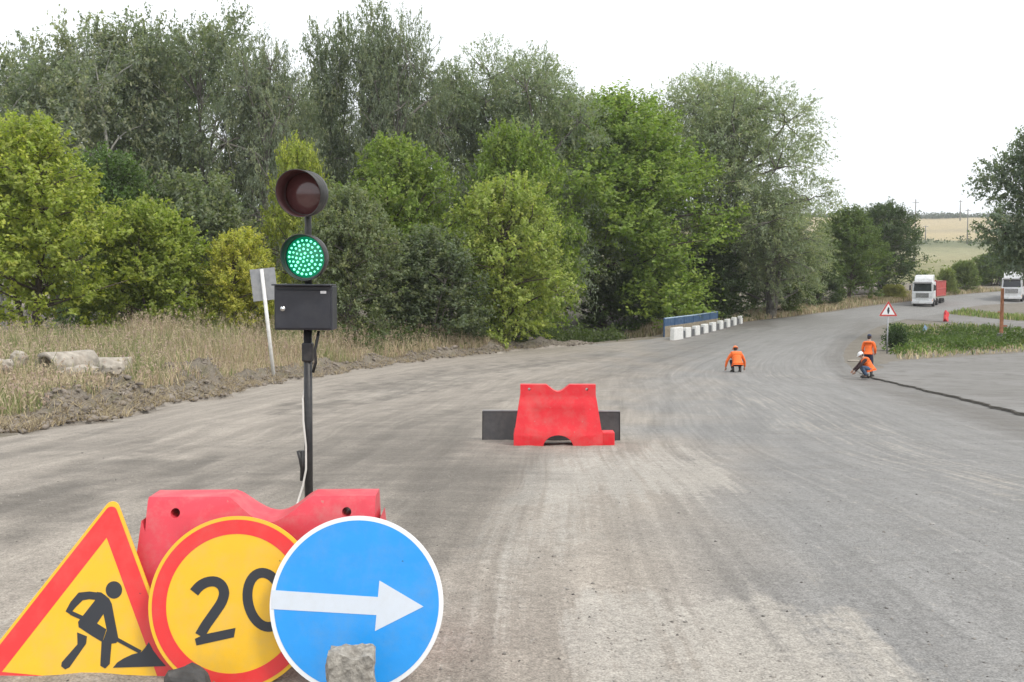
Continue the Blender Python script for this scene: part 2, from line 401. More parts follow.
# wheel tracks: long curved pairs of ruts pressed in the dust
TW = [1.2, 1.15, 1.1, 1, .8, .6, .55, .4, .3, .28, .28, .3, .6, .8]
TRK = [[(-60, 566), (120, 478), (260, 420), (420, 382), (600, 352), (720, 325)], [(-60, 522), (90, 452), (250, 405), (420, 372), (600, 345)],
       [(40, 640), (180, 500), (330, 436), (480, 398), (640, 362), (740, 330)], [(-60, 610), (140, 492), (300, 430), (470, 388), (640, 352)],
       [(230, 700), (290, 520), (380, 450), (520, 402), (660, 366), (745, 335)], [(340, 700), (400, 520), (470, 455), (580, 410), (690, 370), (760, 338)],
       [(440, 700), (505, 520), (570, 450), (650, 402), (720, 365), (775, 335)], [(560, 700), (590, 560), (620, 470), (680, 410), (740, 366), (790, 335)],
       [(700, 700), (690, 560), (690, 470), (715, 410), (760, 365), (800, 335)], [(860, 700), (800, 560), (765, 470), (765, 410), (785, 365), (815, 335)],
       [(1010, 690), (900, 560), (835, 470), (805, 410), (805, 365), (826, 338)], [(1120, 640), (980, 540), (890, 470), (838, 410), (822, 365), (835, 340)],
       [(300, 600), (420, 470), (560, 432), (700, 440), (820, 470)], [(520, 470), (600, 430), (640, 395), (650, 360)]]
track = np.zeros_like(RX)
for ti, tp in enumerate(TRK):
    W3 = np.array([P(*q) for q in tp])[:, :2]; ch = np.concatenate([[0], np.cumsum(np.hypot(*np.diff(W3, axis=0).T))])
    fx, fy = _pchip(ch, W3[:, 0]), _pchip(ch, W3[:, 1]); q = np.linspace(0, ch[-1], 260); tx_, ty_ = fx(q), fy(q)
    o_ = np.argsort(ty_); xx_ = np.interp(ROW1, ty_[o_], tx_[o_]); sl = np.gradient(xx_, ROW1); cs_ = 1/np.sqrt(1 + sl**2)
    ok = (ROW1 >= ty_.min()) & (ROW1 <= ty_.max())
    for off in (-.85, .85):
        dd = (RX - xx_[:, None])*cs_[:, None] - off
        amp = TW[ti]*(ok[:, None]*(.15 + 1.0*vn(RY*.35 + ti*13, ti + off)))*np.exp(-(np.abs(dd)/.17)**3)
        edge = TW[ti]*ok[:, None]*np.exp(-((np.abs(dd) - .24)/.07)**2)*.6*vn(RY*.9 + ti*7, off)
        track = np.where(np.abs(amp) > np.abs(track), amp, track); track = np.where(edge > np.abs(track), -edge, track)
RZ = RZ - .012*track*(1 - sstep(40, 60, RY)); RZ[:, 0] = zleft(XL, ROW1)
brown = np.clip(1 - sstep(-40, 150, (UU - 600) - (VV - 440) * .75 + (fbm(RX * .6, RY * .3) - .47) * 240), 0, 1)
brown = np.where(VV < 400, 1 - sstep(560, 760, UU + (fbm(RX * .5, RY * .25) - .47) * 200 + (400 - VV) * .4), brown)
uvr = np.stack([RX.ravel() - .5 * (XL + XR).repeat(NC), RY.ravel()], 1)
_sl, _sr = _xl(ROW1), _xr(ROW1)
across = ((RX - _sl[:, None]) / (_sr - _sl)[:, None] * 15).ravel()
# distance along the road for the wheel streaks
cx = .5 * (_sl + _sr); cl = np.concatenate([[0], np.cumsum(np.hypot(np.diff(cx), np.diff(ROW1)))])
uvr = np.stack([across, np.repeat(cl, NC)], 1)

def road_mat():
    m = bpy.data.materials.new("milled_road"); m.use_nodes = True; t = m.node_tree; p = t.nodes["Principled BSDF"]
    p.inputs["Roughness"].default_value = .9; p.inputs["Specular IOR Level"].default_value = .25
    L = t.links.new
    tc = N_(m, "ShaderNodeTexCoord"); a = N_(m, "ShaderNodeAttribute", attribute_name="wear_shade")
    sp = N_(m, "ShaderNodeSeparateColor"); L(a.outputs["Color"], sp.inputs[0])
    def nz(co, s, d=8, sc=(1, 1, 1), ro=.6):
        mp = N_(m, "ShaderNodeMapping"); mp.inputs["Scale"].default_value = sc; L(co, mp.inputs[0])
        n = N_(m, "ShaderNodeTexNoise"); n.inputs["Scale"].default_value = s; n.inputs["Detail"].default_value = d; n.inputs["Roughness"].default_value = ro
        L(mp.outputs[0], n.inputs["Vector"]); return n.outputs[0]
    def rng_(o, a_, b_, c_=0., d_=1.):
        r = N_(m, "ShaderNodeMapRange"); r.inputs[1].default_value = a_; r.inputs[2].default_value = b_; r.inputs[3].default_value = c_; r.inputs[4].default_value = d_
        L(o, r.inputs[0]); return r.outputs[0]
    def mix(f, c1, c2, bt='MIX'):
        x = N_(m, "ShaderNodeMixRGB", blend_type=bt)
        for i, v in ((0, f), (1, c1), (2, c2)):
            if isinstance(v, (int, float)): x.inputs[i].default_value = v
            elif isinstance(v, tuple): x.inputs[i].default_value = (*v, 1)
            else: L(v, x.inputs[i])
        return x.outputs[0]
    def mth(op, a_, b_):
        x = N_(m, "ShaderNodeMath", operation=op)
        for i, v in ((0, a_), (1, b_)):
            if isinstance(v, (int, float)): x.inputs[i].default_value = v
            else: L(v, x.inputs[i])
        return x.outputs[0]
    obj, uv = tc.outputs["Object"], tc.outputs["UV"]
    streak = nz(uv, 1, 7, (2.6, .05, 1), .68)
    streak2 = nz(uv, 1, 5, (14, .22, 1), .6)
    swirl = nz(obj, .55, 7)
    swirl2 = nz(obj, 1.6, 9, (.5, 1.3, 1), .7); grain = nz(obj, 95, 3); mid = nz(obj, 9, 7); coarse = nz(obj, 30, 4)
    base = mix(sp.outputs[2], (.238, .232, .222), (.312, .278, .238))
    base = mix(1.0, base, rng_(streak, .32, .68, .89, 1.1), 'MULTIPLY')
    base = mix(1.0, base, rng_(streak2, .3, .7, .91, 1.08), 'MULTIPLY')
    streak3 = nz(uv, 1, 4, (8, .045, 1), .62)
    base = mix(1.0, base, rng_(streak3, .32, .68, .92, 1.07), 'MULTIPLY')
    base = mix(1.0, base, rng_(swirl, .3, .7, .93, 1.06), 'MULTIPLY')
    jag = mth('ADD', mth('MULTIPLY', mth('SUBTRACT', mid, .5), 1.3), mth('MULTIPLY', mth('SUBTRACT', streak2, .5), 2.4))
    lm = rng_(mth('ADD', mth('MULTIPLY', sp.outputs[0], .9), mth('ADD', jag, mth('MULTIPLY', mth('SUBTRACT', swirl2, .5), .9))), .28, .86)
    base = mix(mth('MULTIPLY', lm, rng_(mth('ADD', mth('MULTIPLY', streak2, .6), mth('MULTIPLY', swirl2, .5)), .36, .62, .55, .95)), base, (.375, .348, .308))
    dm = rng_(mth('ADD', sp.outputs[1], mth('ADD', mth('MULTIPLY', mth('SUBTRACT', swirl2, .5), 1.6), mth('MULTIPLY', mth('SUBTRACT', mid, .5), .8))), .0, .85)
    base = mix(mth('MULTIPLY', dm, .72), base, (0.117, 0.106, 0.092))
    base = mix(1.0, base, rng_(mth('ADD', a.outputs['Alpha'], mth('MULTIPLY', mth('SUBTRACT', mid, .5), .5)), .15, .9, 1.12, .87), 'MULTIPLY')
    base = mix(1.0, base, rng_(mid, .3, .7, .86, 1.14), 'MULTIPLY')
    base = mix(1.0, base, rng_(coarse, .3, .7, .80, 1.18), 'MULTIPLY')
    base = mix(1.0, base, rng_(grain, .3, .7, .62, 1.34), 'MULTIPLY')
    # scattered dark and pale chips of stone
    vo = N_(m, "ShaderNodeTexVoronoi"); vo.inputs["Scale"].default_value = 26; L(obj, vo.inputs["Vector"])
    chip = mth('MULTIPLY', mth('LESS_THAN', vo.outputs["Distance"], .17), mth('GREATER_THAN', vo.outputs["Color"], .78))
    base = mix(mth('MULTIPLY', chip, .55), base, (.07, .06, .052))
    L(base, p.inputs["Base Color"])
    b = N_(m, "ShaderNodeBump"); b.inputs["Strength"].default_value = .55; b.inputs["Distance"].default_value = .012
    L(mth('ADD', mth('ADD', grain, mth('MULTIPLY', streak2, .8)), mth('MULTIPLY', coarse, 1.3)), b.inputs["Height"]); L(b.outputs[0], p.inputs["Normal"])
    return m
ROADM = road_mat()
wear_shade = np.stack([lightm.ravel(), darkm.ravel(), brown.ravel(), (.5 + .5*np.clip(track, -1, 1)).ravel()], 1)
o = mesh_np("road", np.stack([RX, RY, RZ], -1).reshape(-1, 3), gridF(len(ROW1), NC), ROADM, smooth=True, attrs={"wear_shade": wear_shade}, uv=uvr)
tag(o, "worn grey milled road surface curving away to the right", kind="structure")

# --- left verge, right verge, far fields
VERGE = ground_mat("verge_earth", (.235, .205, .170), (.185, .162, .130), (.150, .138, .090), .5, 2.2, 22, .8, .05)
VERGR = ground_mat("right_verge_earth", (.215, .195, .168), (.195, .176, .148), (.165, .150, .118), .5, 1.6, 22, .6, .05)
lx = XL[:, None] - DD[None]; ly = np.repeat(ROW1[:, None], len(DD), 1)
lz = zleft(lx, ly)
o = mesh_np("roadside_verge", np.stack([lx, ly, lz], -1).reshape(-1, 3), gridF(len(ROW1), len(DD), True), VERGE, smooth=True)
tag(o, "dry earth verge rising left of the road to the trees", kind="structure")
rx = XR[:, None] + DD[None]; rz = zright(rx, ly)
o = mesh_np("roadside_ground", np.stack([rx, ly, rz], -1).reshape(-1, 3), gridF(len(ROW1), len(DD)), VERGR, smooth=True)
tag(o, "grassy ground right of the road", kind="structure")
# the broken edge where the milled road lies lower than the old apron
V = np.concatenate([np.stack([XR, ROW1, RZ[:, -1]], 1), np.stack([XR + .012, ROW1, rz[:, 0]], 1)]); n = len(ROW1)
i = np.arange(n - 1)
o = mesh_np("asphalt_edge", V, np.stack([i, i + 1, i + 1 + n, i + n], 1), ground_mat("cut_asphalt", (.10, .094, .085), (.15, .14, .125), (.12, .11, .10), 2, 9, 40))
tag(o, "dark broken asphalt edge along the right of the road", kind="structure")

def field_mat():
    m = bpy.data.materials.new("hill_fields"); m.use_nodes = True; t = m.node_tree; p = t.nodes["Principled BSDF"]; p.inputs["Roughness"].default_value = .95
    p.inputs["Specular IOR Level"].default_value = .1; L = t.links.new
    tc = N_(m, "ShaderNodeTexCoord"); sx = N_(m, "ShaderNodeSeparateXYZ"); L(tc.outputs["Object"], sx.inputs[0])
    n = N_(m, "ShaderNodeTexNoise"); n.inputs["Scale"].default_value = .02; n.inputs["Detail"].default_value = 8; L(tc.outputs["Object"], n.inputs["Vector"])
    ad = N_(m, "ShaderNodeMath", operation='MULTIPLY_ADD'); L(n.outputs[0], ad.inputs[0]); ad.inputs[1].default_value = 90; L(sx.outputs[1], ad.inputs[2])
    r = N_(m, "ShaderNodeMapRange"); r.inputs[1].default_value = 150; r.inputs[2].default_value = 1150; L(ad.outputs[0], r.inputs[0])
    c = N_(m, "ShaderNodeValToRGB"); cr = c.color_ramp; L(r.outputs[0], c.inputs[0])
    st = [(0, (.16, .165, .075)), (.10, (.19, .185, .095)), (.20, (.27, .25, .145)), (.30, (.26, .25, .145)), (.345, (.15, .16, .09)), (.40, (.165, .175, .095)),
          (.43, (.35, .29, .165)), (.56, (.41, .335, .195)), (.62, (.31, .26, .165)), (.66, (.39, .32, .19)), (.85, (.41, .335, .20)), (.93, (.36, .305, .18)), (1, (.12, .14, .08))]
    cr.elements[0].position, cr.elements[0].color = st[0][0], (*st[0][1], 1); cr.elements[1].position, cr.elements[1].color = 1, (*st[-1][1], 1)
    for q, k in st[1:-1]: e = cr.elements.new(q); e.color = (*k, 1)
    n2 = N_(m, "ShaderNodeTexNoise"); n2.inputs["Scale"].default_value = .35; n2.inputs["Detail"].default_value = 9; L(tc.outputs["Object"], n2.inputs["Vector"])
    q = N_(m, "ShaderNodeMapRange"); q.inputs[1].default_value = .3; q.inputs[2].default_value = .7; q.inputs[3].default_value = .8; q.inputs[4].default_value = 1.18; L(n2.outputs[0], q.inputs[0])
    x = N_(m, "ShaderNodeMixRGB", blend_type='MULTIPLY'); x.inputs[0].default_value = 1; L(c.outputs[0], x.inputs[1]); L(q.outputs[0], x.inputs[2]); L(x.outputs[0], p.inputs["Base Color"])
    return m
fxs = np.unique(np.concatenate([np.linspace(-1700, 2000, 60), np.linspace(-200, 500, 60)]))
fX, fY = np.meshgrid(fxs, ROW2)
fz = hz(fY) + (fbm(fX * .01, fY * .01) - .47) * 6 * sstep(200, 500, fY)
o = mesh_np("hill_field", np.stack([fX, fY, fz], -1).reshape(-1, 3), gridF(len(ROW2), len(fxs)), field_mat(), smooth=True)
tag(o, "straw coloured and green fields on the far hillside", kind="structure")

# --- old paved apron at the right, side road beyond the grass island
def apron_mat(name, c1, c2, c3): return ground_mat(name, c1, c2, c3, .25, 1.3, 60, .35, .012)
APR = apron_mat("old_paving", (0.234, 0.226, 0.215), (0.199, 0.191, 0.179), (0.156, 0.148, 0.136))
_ax = _pchip(np.array([40, 50, 54, 58, 62, 66, 72.]), np.array([15.2, 18.2, 20.8, 25.5, 31.5, 40, 62.]))
rows = ROW1[(ROW1 > 5) & (ROW1 < 71)]
x0 = np.maximum(xr(rows) + .03, np.where(rows > 48, _ax(rows) + (vn(rows * .8, 2.2) - .5) * 1.6, 0))
sx = np.linspace(0, 1, 60)
aX = x0[:, None] + (70 - x0)[:, None] * sx[None]**1.5; aY = np.repeat(rows[:, None], 60, 1)
aZ = hz(aY) + .014
V1 = np.stack([aX, aY, aZ], -1).reshape(-1, 3)
o = mesh_np("side_apron", V1, gridF(len(rows), 60), APR, smooth=True); tag(o, "pale old paved apron joining the road at the right", kind="structure")
lo = [P(u, v) for u, v in [(905, 319.5), (930, 321), (960, 323.5), (1024, 329.5), (1100, 336)]]
hi = [P(u, v) for u, v in [(912, 317.5), (945, 313.5), (962, 316), (1024, 321.5), (1100, 327)]]
def resamp(p, n):
    p = np.array(p)[:, :2]; d = np.concatenate([[0], np.cumsum(np.hypot(*np.diff(p, axis=0).T))]); s = np.linspace(0, d[-1], n)
    return np.stack([np.interp(s, d, p[:, 0]), np.interp(s, d, p[:, 1])], 1)
A, B = resamp(lo, 90), resamp(hi, 90); q = np.linspace(0, 1, 24)
sr = A[:, None] * (1 - q)[None, :, None] + B[:, None] * q[None, :, None]
sX, sY = sr[..., 0], sr[..., 1]
V1 = np.stack([sX, sY, zright(sX, sY) + .03], -1).reshape(-1, 3)
o = mesh_np("side_road", V1, gridF(90, 24), APR, smooth=True); tag(o, "narrow pale side road between two strips of grass", kind="structure")
for _n in ("side_apron", "side_road"):
    me = bpy.data.objects[_n].data
    if me.polygons[0].normal.z < 0: me.flip_normals()

# ---------------------------------------------------------------- vegetation
def quads(pos, ax, nrm, L_, W_):
    """diamond leaf faces: base, side, tip, side"""
    s = np.cross(ax, nrm); s /= np.linalg.norm(s, axis=1, keepdims=True) + 1e-9
    L_ = np.broadcast_to(L_, (len(pos),))[:, None]; W_ = np.broadcast_to(W_, (len(pos),))[:, None]
    n2 = np.cross(s, ax)
    b = pos - ax*L_*.5; t = pos + ax*L_*.5 - n2*L_*.06
    a = pos + s*W_*.5 + n2*L_*.05; c = pos - s*W_*.5 + n2*L_*.05
    V = np.stack([b, a, t, c], 1).reshape(-1, 3); k = np.arange(len(pos)) * 4
    return V, np.stack([k, k+1, k+2, k+3], 1)
def unit(n, g): v = g.normal(size=(n, 3)); return v / np.linalg.norm(v, axis=1, keepdims=True)
def nrmz(v): return v / (np.linalg.norm(v, axis=-1, keepdims=True) + 1e-9)

class Tubes:
    def __init__(s): s.V = []; s.F = []; s.n = 0
    def add(s, pts, r0, r1, k=6):
        pts = np.asarray(pts, float); m = len(pts); t = nrmz(np.gradient(pts, axis=0))
        up = np.where(np.abs(t[:, 2:3]) > .95, [[1, 0, 0]], [[0, 0, 1.]]); a = nrmz(np.cross(t, up)); b = np.cross(a, t)
        r = np.linspace(r0, r1, m); an = np.arange(k) * 2*np.pi/k
        V = pts[:, None] + (a[:, None]*np.cos(an)[None, :, None] + b[:, None]*np.sin(an)[None, :, None]) * r[:, None, None]
        i, j = np.meshgrid(np.arange(m-1), np.arange(k), indexing='ij'); j2 = (j+1) % k
        s.F.append(np.stack([i*k+j, i*k+j2, (i+1)*k+j2, (i+1)*k+j], -1).reshape(-1, 4) + s.n); s.V.append(V.reshape(-1, 3)); s.n += m*k
def curve3(p0, p1, bend, g, m=6):
    t = np.linspace(0, 1, m)[:, None]; d = np.asarray(p1) - p0
    off = g.normal(size=3) * np.linalg.norm(d) * bend; off[2] = abs(off[2]) * .6
    return np.asarray(p0)*(1-t) + np.asarray(p1)*t + off[None]*np.sin(np.pi*t)

def make_crown(kind, seed, nleaf):
    """returns leaf arrays and trunk tubes for a tree 10 high; crown half-width about R0"""
    g = np.random.default_rng(seed); lobes = []; T = Tubes()
    def shell(n, z0, z1, envf, r0, r1, f0=.66, f1=.95):
        for k in range(n):
            z = z0 + (z1 - z0)*((k + .5)/n)**.85; env = envf(z); a = k*2.39996 + g.uniform(-.35, .35)
            r = g.uniform(r0, r1); rr = max(0, env*g.uniform(f0, f1) - r*.45)
            lobes.append((rr*math.cos(a), rr*math.sin(a), 10*z*g.uniform(.96, 1.04), r))
    if kind == 'maple':                      # full round crown to the ground, short leafy shoots
        R0 = 4.2
        shell(46, .05, .93, lambda z: R0*(math.sin(math.pi*min(.985, .20 + z*.80))**.62), .65, 1.25)
        shell(8, .2, .8, lambda z: R0*.4, 1.2, 1.7)
        shell(22, .25, .97, lambda z: R0*(math.sin(math.pi*min(.985, .20 + z*.80))**.62), .28, .5, .95, 1.12)
        lobes += [(.2, 0, 9.2, .7), (-.3, .2, 8.6, .9), (.5, .3, 9.9, .3)]
        sp, ll, lw, sr_, el, dr_ = 13, .185, .118, .24, 1.9, -.05; trunk_h, tr = 3.0, .20
    elif kind == 'willow':                   # big domed billows with hanging skirts
        R0 = 4.6
        shell(30, .16, .90, lambda z: R0*math.sqrt(max(.12, 1 - (max(0, z - .40)/.60)**2.3)), 1.05, 1.75)
        shell(10, .3, .85, lambda z: R0*.45, 1.2, 1.8)
        lobes += [(.9, .3, 8.7, 1.25), (-1.2, .5, 8.6, 1.3), (-.2, -1.1, 8.5, 1.3)]
        sp, ll, lw, sr_, el, dr_ = 16, .115, .040, .19, 2.0, -.42; trunk_h, tr = 2.2, .34
    elif kind == 'poplar':                   # tall loose crown on several stems, bare below
        R0 = 3.6
        shell(34, .30, .95, lambda z: R0*math.sqrt(max(.08, 1 - (abs(z - .60)/.42)**2.6)), .6, 1.3, .5, 1.0)
        lobes += [(.1, 0, 9.5, .5), (.6, .3, 9.0, .6)]
        sp, ll, lw, sr_, el, dr_ = 13, .132, .066, .20, 2.0, -.25; trunk_h, tr = 4.0, .15
    else:                                    # bush: many shoots from the ground
        R0 = 4.6
        shell(40, .03, .92, lambda z: R0*math.sqrt(max(.04, 1 - z**2.4)), .75, 1.45)
        shell(18, .2, .97, lambda z: R0*math.sqrt(max(.04, 1 - z**2.4)), .3, .55, .95, 1.12)
        shell(6, .2, .7, lambda z: R0*.4, 1.3, 1.8)
        lobes += [(0, 0, 8.9, .8)]
        sp, ll, lw, sr_, el, dr_ = 14, .235, .145, .30, 1.9, .05; trunk_h, tr = 1.0, .14
    if kind == 'maple' and nleaf > 120000: ll *= .66; lw *= .70; sr_ *= .9
    if seed == 22: ll *= 1.15; lw *= 1.25
    if seed == 14: lw *= 1.25; ll *= 1.1; lobes = [(x*1.05, y*1.05, max(z, 4.2), r*1.15) for x, y, z, r in lobes]
    lob = np.array(lobes); w = lob[:, 3]**2; w /= w.sum()
    nsp = nleaf // 26
    li = g.choice(len(lob), nsp, p=w)
    d = unit(nsp, g); d[:, 2] = d[:, 2]*.85 + .22; d = nrmz(d)
    rad = lob[li, 3] * (1.03 - (.5 if kind == 'willow' else .6)*g.uniform(0, 1, nsp)**(2.4 if kind == 'willow' else 1.7))
    c = lob[li, :3] + d*rad[:, None]*np.array([1, 1, .9])
    c[:, 2] = np.maximum(c[:, 2], .25)
    out = nrmz(c - np.array([0, 0, 1.0])*np.minimum(c[:, 2:3], 5)*.9)
    ax = nrmz(d*.7 + out*.4 + np.array([0, 0, dr_ + .25]) + .35*unit(nsp, g))
    per = 26; n = nsp*per
    A = np.repeat(ax, per, 0); C = np.repeat(c, per, 0)
    s_ = g.uniform(.7, 1.3, nsp).repeat(per)[:, None]
    pos = C + A*(g.uniform(-1, 1, (n, 1)) * sr_*el*s_) + unit(n, g)*(np.abs(g.normal(size=(n, 1)))*.55*sr_*s_)
    if dr_ < -.2: pos[:, 2] -= (np.linalg.norm(pos - C, axis=1)**1.2) * .35
    la = nrmz(A*.55 + unit(n, g)*.9 + np.array([0, 0, dr_]))
    ln = .75*unit(n, g) + np.array([0, 0, .75]) + .7*np.repeat(nrmz(d + .5*out), per, 0); ln = nrmz(ln - la*np.sum(ln*la, 1, keepdims=True))
    pos[:, 2] = np.maximum(pos[:, 2], .05)
    sc = g.uniform(.65, 1.35, n)
    V, Fq = quads(pos, la, ln, ll*sc, lw*sc)
    var = np.stack([np.clip(.5 + .20*g.normal(size=nsp).repeat(per) + .14*g.normal(size=n), 0, 1),
                    np.clip(g.uniform(0, 1, nsp).repeat(per)*.75 + g.uniform(0, .45, n), 0, 1), np.zeros(n)], 1).repeat(4, 0)
    # trunk, limbs to the lobes, twigs to some shoots
    ns = {'maple': 2, 'willow': 3, 'poplar': 4, 'bush': 6}[kind]
    base = np.array([0, 0, -.5])
    stems = []
    for k in range(ns):
        a = k*2*math.pi/ns + g.uniform(-.4, .4); spread = {'maple': .8, 'willow': 1.2, 'poplar': 1.0, 'bush': 2.2}[kind]
        top = np.array([spread*math.cos(a), spread*math.sin(a), {'maple': 7.5, 'willow': 7.2, 'poplar': 8.8, 'bush': 6}[kind]*g.uniform(.85, 1)])
        b0 = base + np.array([math.cos(a), math.sin(a), 0])*(.12 if kind != 'bush' else .5)
        pts = curve3(b0, top, .06, g, 10); stems.append(pts); T.add(pts, tr*(1 if k == 0 else .75), tr*.14, 7)
    for l in lob:
        best = min(((np.linalg.norm((l[:3] - p)*np.array([1, 1, .7])) + max(0, p[2] - l[2] + .6)*2, tuple(p)) for s in stems for p in s[1:-1]), key=lambda q: q[0])
        p0 = np.array(best[1]); T.add(curve3(p0, l[:3], .10, g, 6), tr*.30, tr*.07, 5)
    for k in g.choice(nsp, min(nsp, 260), replace=False):
        T.add(curve3(lob[li[k], :3], c[k], .1, g, 4), tr*.09, tr*.03, 3)
    return dict(V=V, F=Fq, var=var, TV=np.concatenate(T.V), TF=np.concatenate(T.F), R0=float(np.percentile(np.hypot(V[:, 0], V[:, 1]), 97)), HT=float(np.percentile(V[:, 2], 99.9)))

BARK = {'grey': mat("grey_bark", (.16, .145, .125), .9, var=.35, scale=9, bump=.6), 'pale': mat("pale_bark", (.30, .29, .26), .85, var=.4, scale=7, bump=.5),
        'brown': mat("brown_bark", (.085, .065, .05), .9, var=.3, scale=9, bump=.6)}
PROTO = {}
def proto(kind, seed, nleaf, bark):
    key = (kind, seed)
    if key not in PROTO:
        c = make_crown(kind, seed, nleaf)
        cr = mesh_np("crown", c['V'], c['F'], LEAF, attrs={"var": c['var']}); tk = mesh_np("trunk", c['TV'], c['TF'], BARK[bark], smooth=True)
        PROTO[key] = (cr.data, tk.data, (c['R0'], c['HT']), [cr, tk])
    return PROTO[key]
def tree(name, label, cat, kind, seed, u, Y, vtop, wpx, color, group=None, nleaf=36000, bark='grey', sink=0.0, sy=None, rot=None):
    me_c, me_t, (R0, HT), _ = proto(kind, seed, nleaf, bark)
    x = (u - 512) / F * Y * (1 + .0)
    x = float(at(u, 330, Y).x)
    zg = float(zleft(x, Y) if x < xl(Y) else zright(x, Y)) - sink
    zt = at(u, vtop, Y).z
    H = zt - zg; w = wpx / F * Y
    t = thing(name, label, cat, (x, Y, zg), (0, 0, rot if rot is not None else (u*7.13 + seed) % 6.28), group)
    for nm, me in (("crown", me_c), ("trunk", me_t)):
        o = link(bpy.data.objects.new(nm, me), t); s = w/2/R0
        o.scale = (s, s*(sy or 1), H/HT); o.color = (*color, 1)
    return t
BACK = "tall grey-green trees of the back row"
GP = [(.215, .250, .182), (.190, .225, .160), (.245, .275, .210)]
tree("poplar_tree", "tall grey-green tree cut by the left edge of the photo, behind the yellow-green tree", "tree", 'poplar', 11, 8, 84, 34, 175, GP[0], BACK, 54000, 'pale')
tree("poplar_tree", "tall silvery tree with pale forked branches, second in the back row from the left", "tree", 'poplar', 12, 110, 86, 12, 190, GP[2], BACK, 54000, 'pale')
tree("poplar_tree", "tallest dark-topped back-row tree, above gaps of sky left of the traffic light", "tree", 'poplar', 13, 205, 88, 4, 165, GP[1], BACK, 54000, 'grey')
tree("poplar_tree", "grey-green back-row tree whose crown ends just above the traffic light", "tree", 'willow', 22, 268, 84, 38, 130, GP[0], BACK, 76000, 'grey')
tree("poplar_tree", "thin open-crowned tree with dark forked stems against the sky, right of the traffic light", "tree", 'poplar', 11, 352, 90, 2, 110, GP[1], BACK, 54000, 'brown', rot=2.2)
tree("poplar_tree", "dense dark back-row tree sloping down between the open-crowned tree and the broad willow", "tree", 'willow', 22, 398, 88, 14, 125, GP[1], BACK, 76000, 'grey', rot=1.0)
tree("willow_tree", "broad round-topped grey willow left of the big bright green tree", "tree", 'willow', 21, 518, 94, 44, 200, (.240, .282, .200), None, 145000, 'grey')
tree("poplar_tree", "slim pale-stemmed tree between the dark back-row tree and the broad willow", "tree", 'poplar', 12, 448, 96, 62, 110, GP[2], BACK, 54000, 'pale', rot=4.0)
tree("poplar_tree", "far tree filling the back row behind the silvery tree", "tree", 'poplar', 13, 60, 104, 44, 150, GP[1], BACK, 54000, 'grey', rot=2.9)
tree("poplar_tree", "far tree filling the back row left of the tallest tree", "tree", 'poplar', 12, 160, 106, 30, 150, GP[0], BACK, 54000, 'grey', rot=5.1)
tree("poplar_tree", "lower far tree seen between the traffic light and the open-crowned tree", "tree", 'willow', 22, 318, 104, 78, 130, GP[0], BACK, 76000, 'grey', rot=3.1)
tree("willow_tree", "huge drooping grey-green willow beside the bridge, largest tree by the road", "tree", 'willow', 21, 716, 108, 66, 214, (.270, .312, .220), None, 145000, 'grey', rot=.9)
tree("willow_tree", "lower grey willow skirt hanging over the white kerb blocks of the bridge", "tree", 'willow', 22, 770, 110, 184, 122, (.270, .305, .215), None, 76000, 'grey')
BRI = (.235, .318, .078); YEL = (.44, .44, .10); OLV = (.165, .190, .045); DRK = (.105, .165, .055)
FR = "leafy trees and bushes of the front row"
tree("maple_tree", "yellow-green maple cut by the left edge of the photo above the dry grass", "tree", 'maple', 31, 30, 50, 116, 185, (.325, .375, .085), FR, 46000, 'brown')
tree("maple_tree", "dark green tree behind the yellow-green maple at the left edge", "tree", 'maple', 32, 112, 64, 148, 130, DRK, FR, 46000, 'brown')
tree("maple_bush", "rounded olive-green bush right of the yellow-green maple", "bush", 'bush', 41, 153, 54, 198, 130, (.27, .325, .075), FR, 46000, 'brown')
tree("grey_bush", "grey-green tall bush behind the rounded olive bush", "bush", 'bush', 42, 196, 66, 172, 140, (.19, .225, .135), FR, 46000, 'grey')
tree("yellow_bush", "bright yellow bush beside the leaning signpost", "bush", 'maple', 33, 240, 55, 228, 84, YEL, FR, 46000, 'brown')
tree("maple_tree", "yellowing treetop just behind the red lamp of the traffic light", "tree", 'maple', 32, 300, 72, 138, 84, (.33, .37, .08), FR, 46000, 'brown', rot=1.4)
tree("oleaster_bush", "grey-green narrow tree right behind the traffic light", "bush", 'maple', 34, 348, 58, 184, 110, (.20, .235, .135), FR, 46000, 'grey')
tree("maple_tree", "light green tree filling the middle row right of the traffic light", "tree", 'maple', 31, 398, 72, 136, 150, (.215, .285, .070), FR, 46000, 'brown', rot=3.4)
tree("maple_tree", "light green tree between the middle-row tree and the big bright green tree", "tree", 'maple', 33, 515, 82, 124, 130, (.205, .280, .065), FR, 46000, 'brown', rot=2.0)
tree("dark_bush", "dark grey-green bush between the traffic light and the yellow-green maple", "bush", 'bush', 42, 425, 62, 226, 125, (.150, .185, .112), FR, 46000, 'grey', rot=2.0)
tree("maple_tree", "yellow-green maple at the roadside in front of the big bright green tree", "tree", 'maple', 33, 506, 67, 174, 136, (.31, .365, .105), FR, 46000, 'brown')
tree("maple_tree", "big bright green round-crowned tree in the middle of the photo", "tree", 'maple', 35, 602, 99, 90, 240, BRI, FR, 125000, 'brown')
tree("dark_bush", "low dark green bush under the big bright green tree, left of the blue railing", "bush", 'bush', 41, 622, 97, 262, 80, (.095, .145, .045), FR, 46000, 'brown', rot=4.4)
tree("dark_bush", "dark bush under the huge willow behind the blue railing", "bush", 'bush', 42, 694, 106, 236, 110, (.060, .092, .035), FR, 46000, 'brown', rot=5.0)
tree("maple_bush", "green bush at the foot of the huge willow, right of the bridge", "bush", 'maple', 32, 772, 115, 240, 72, (.115, .165, .045), FR, 46000, 'brown', rot=.4)
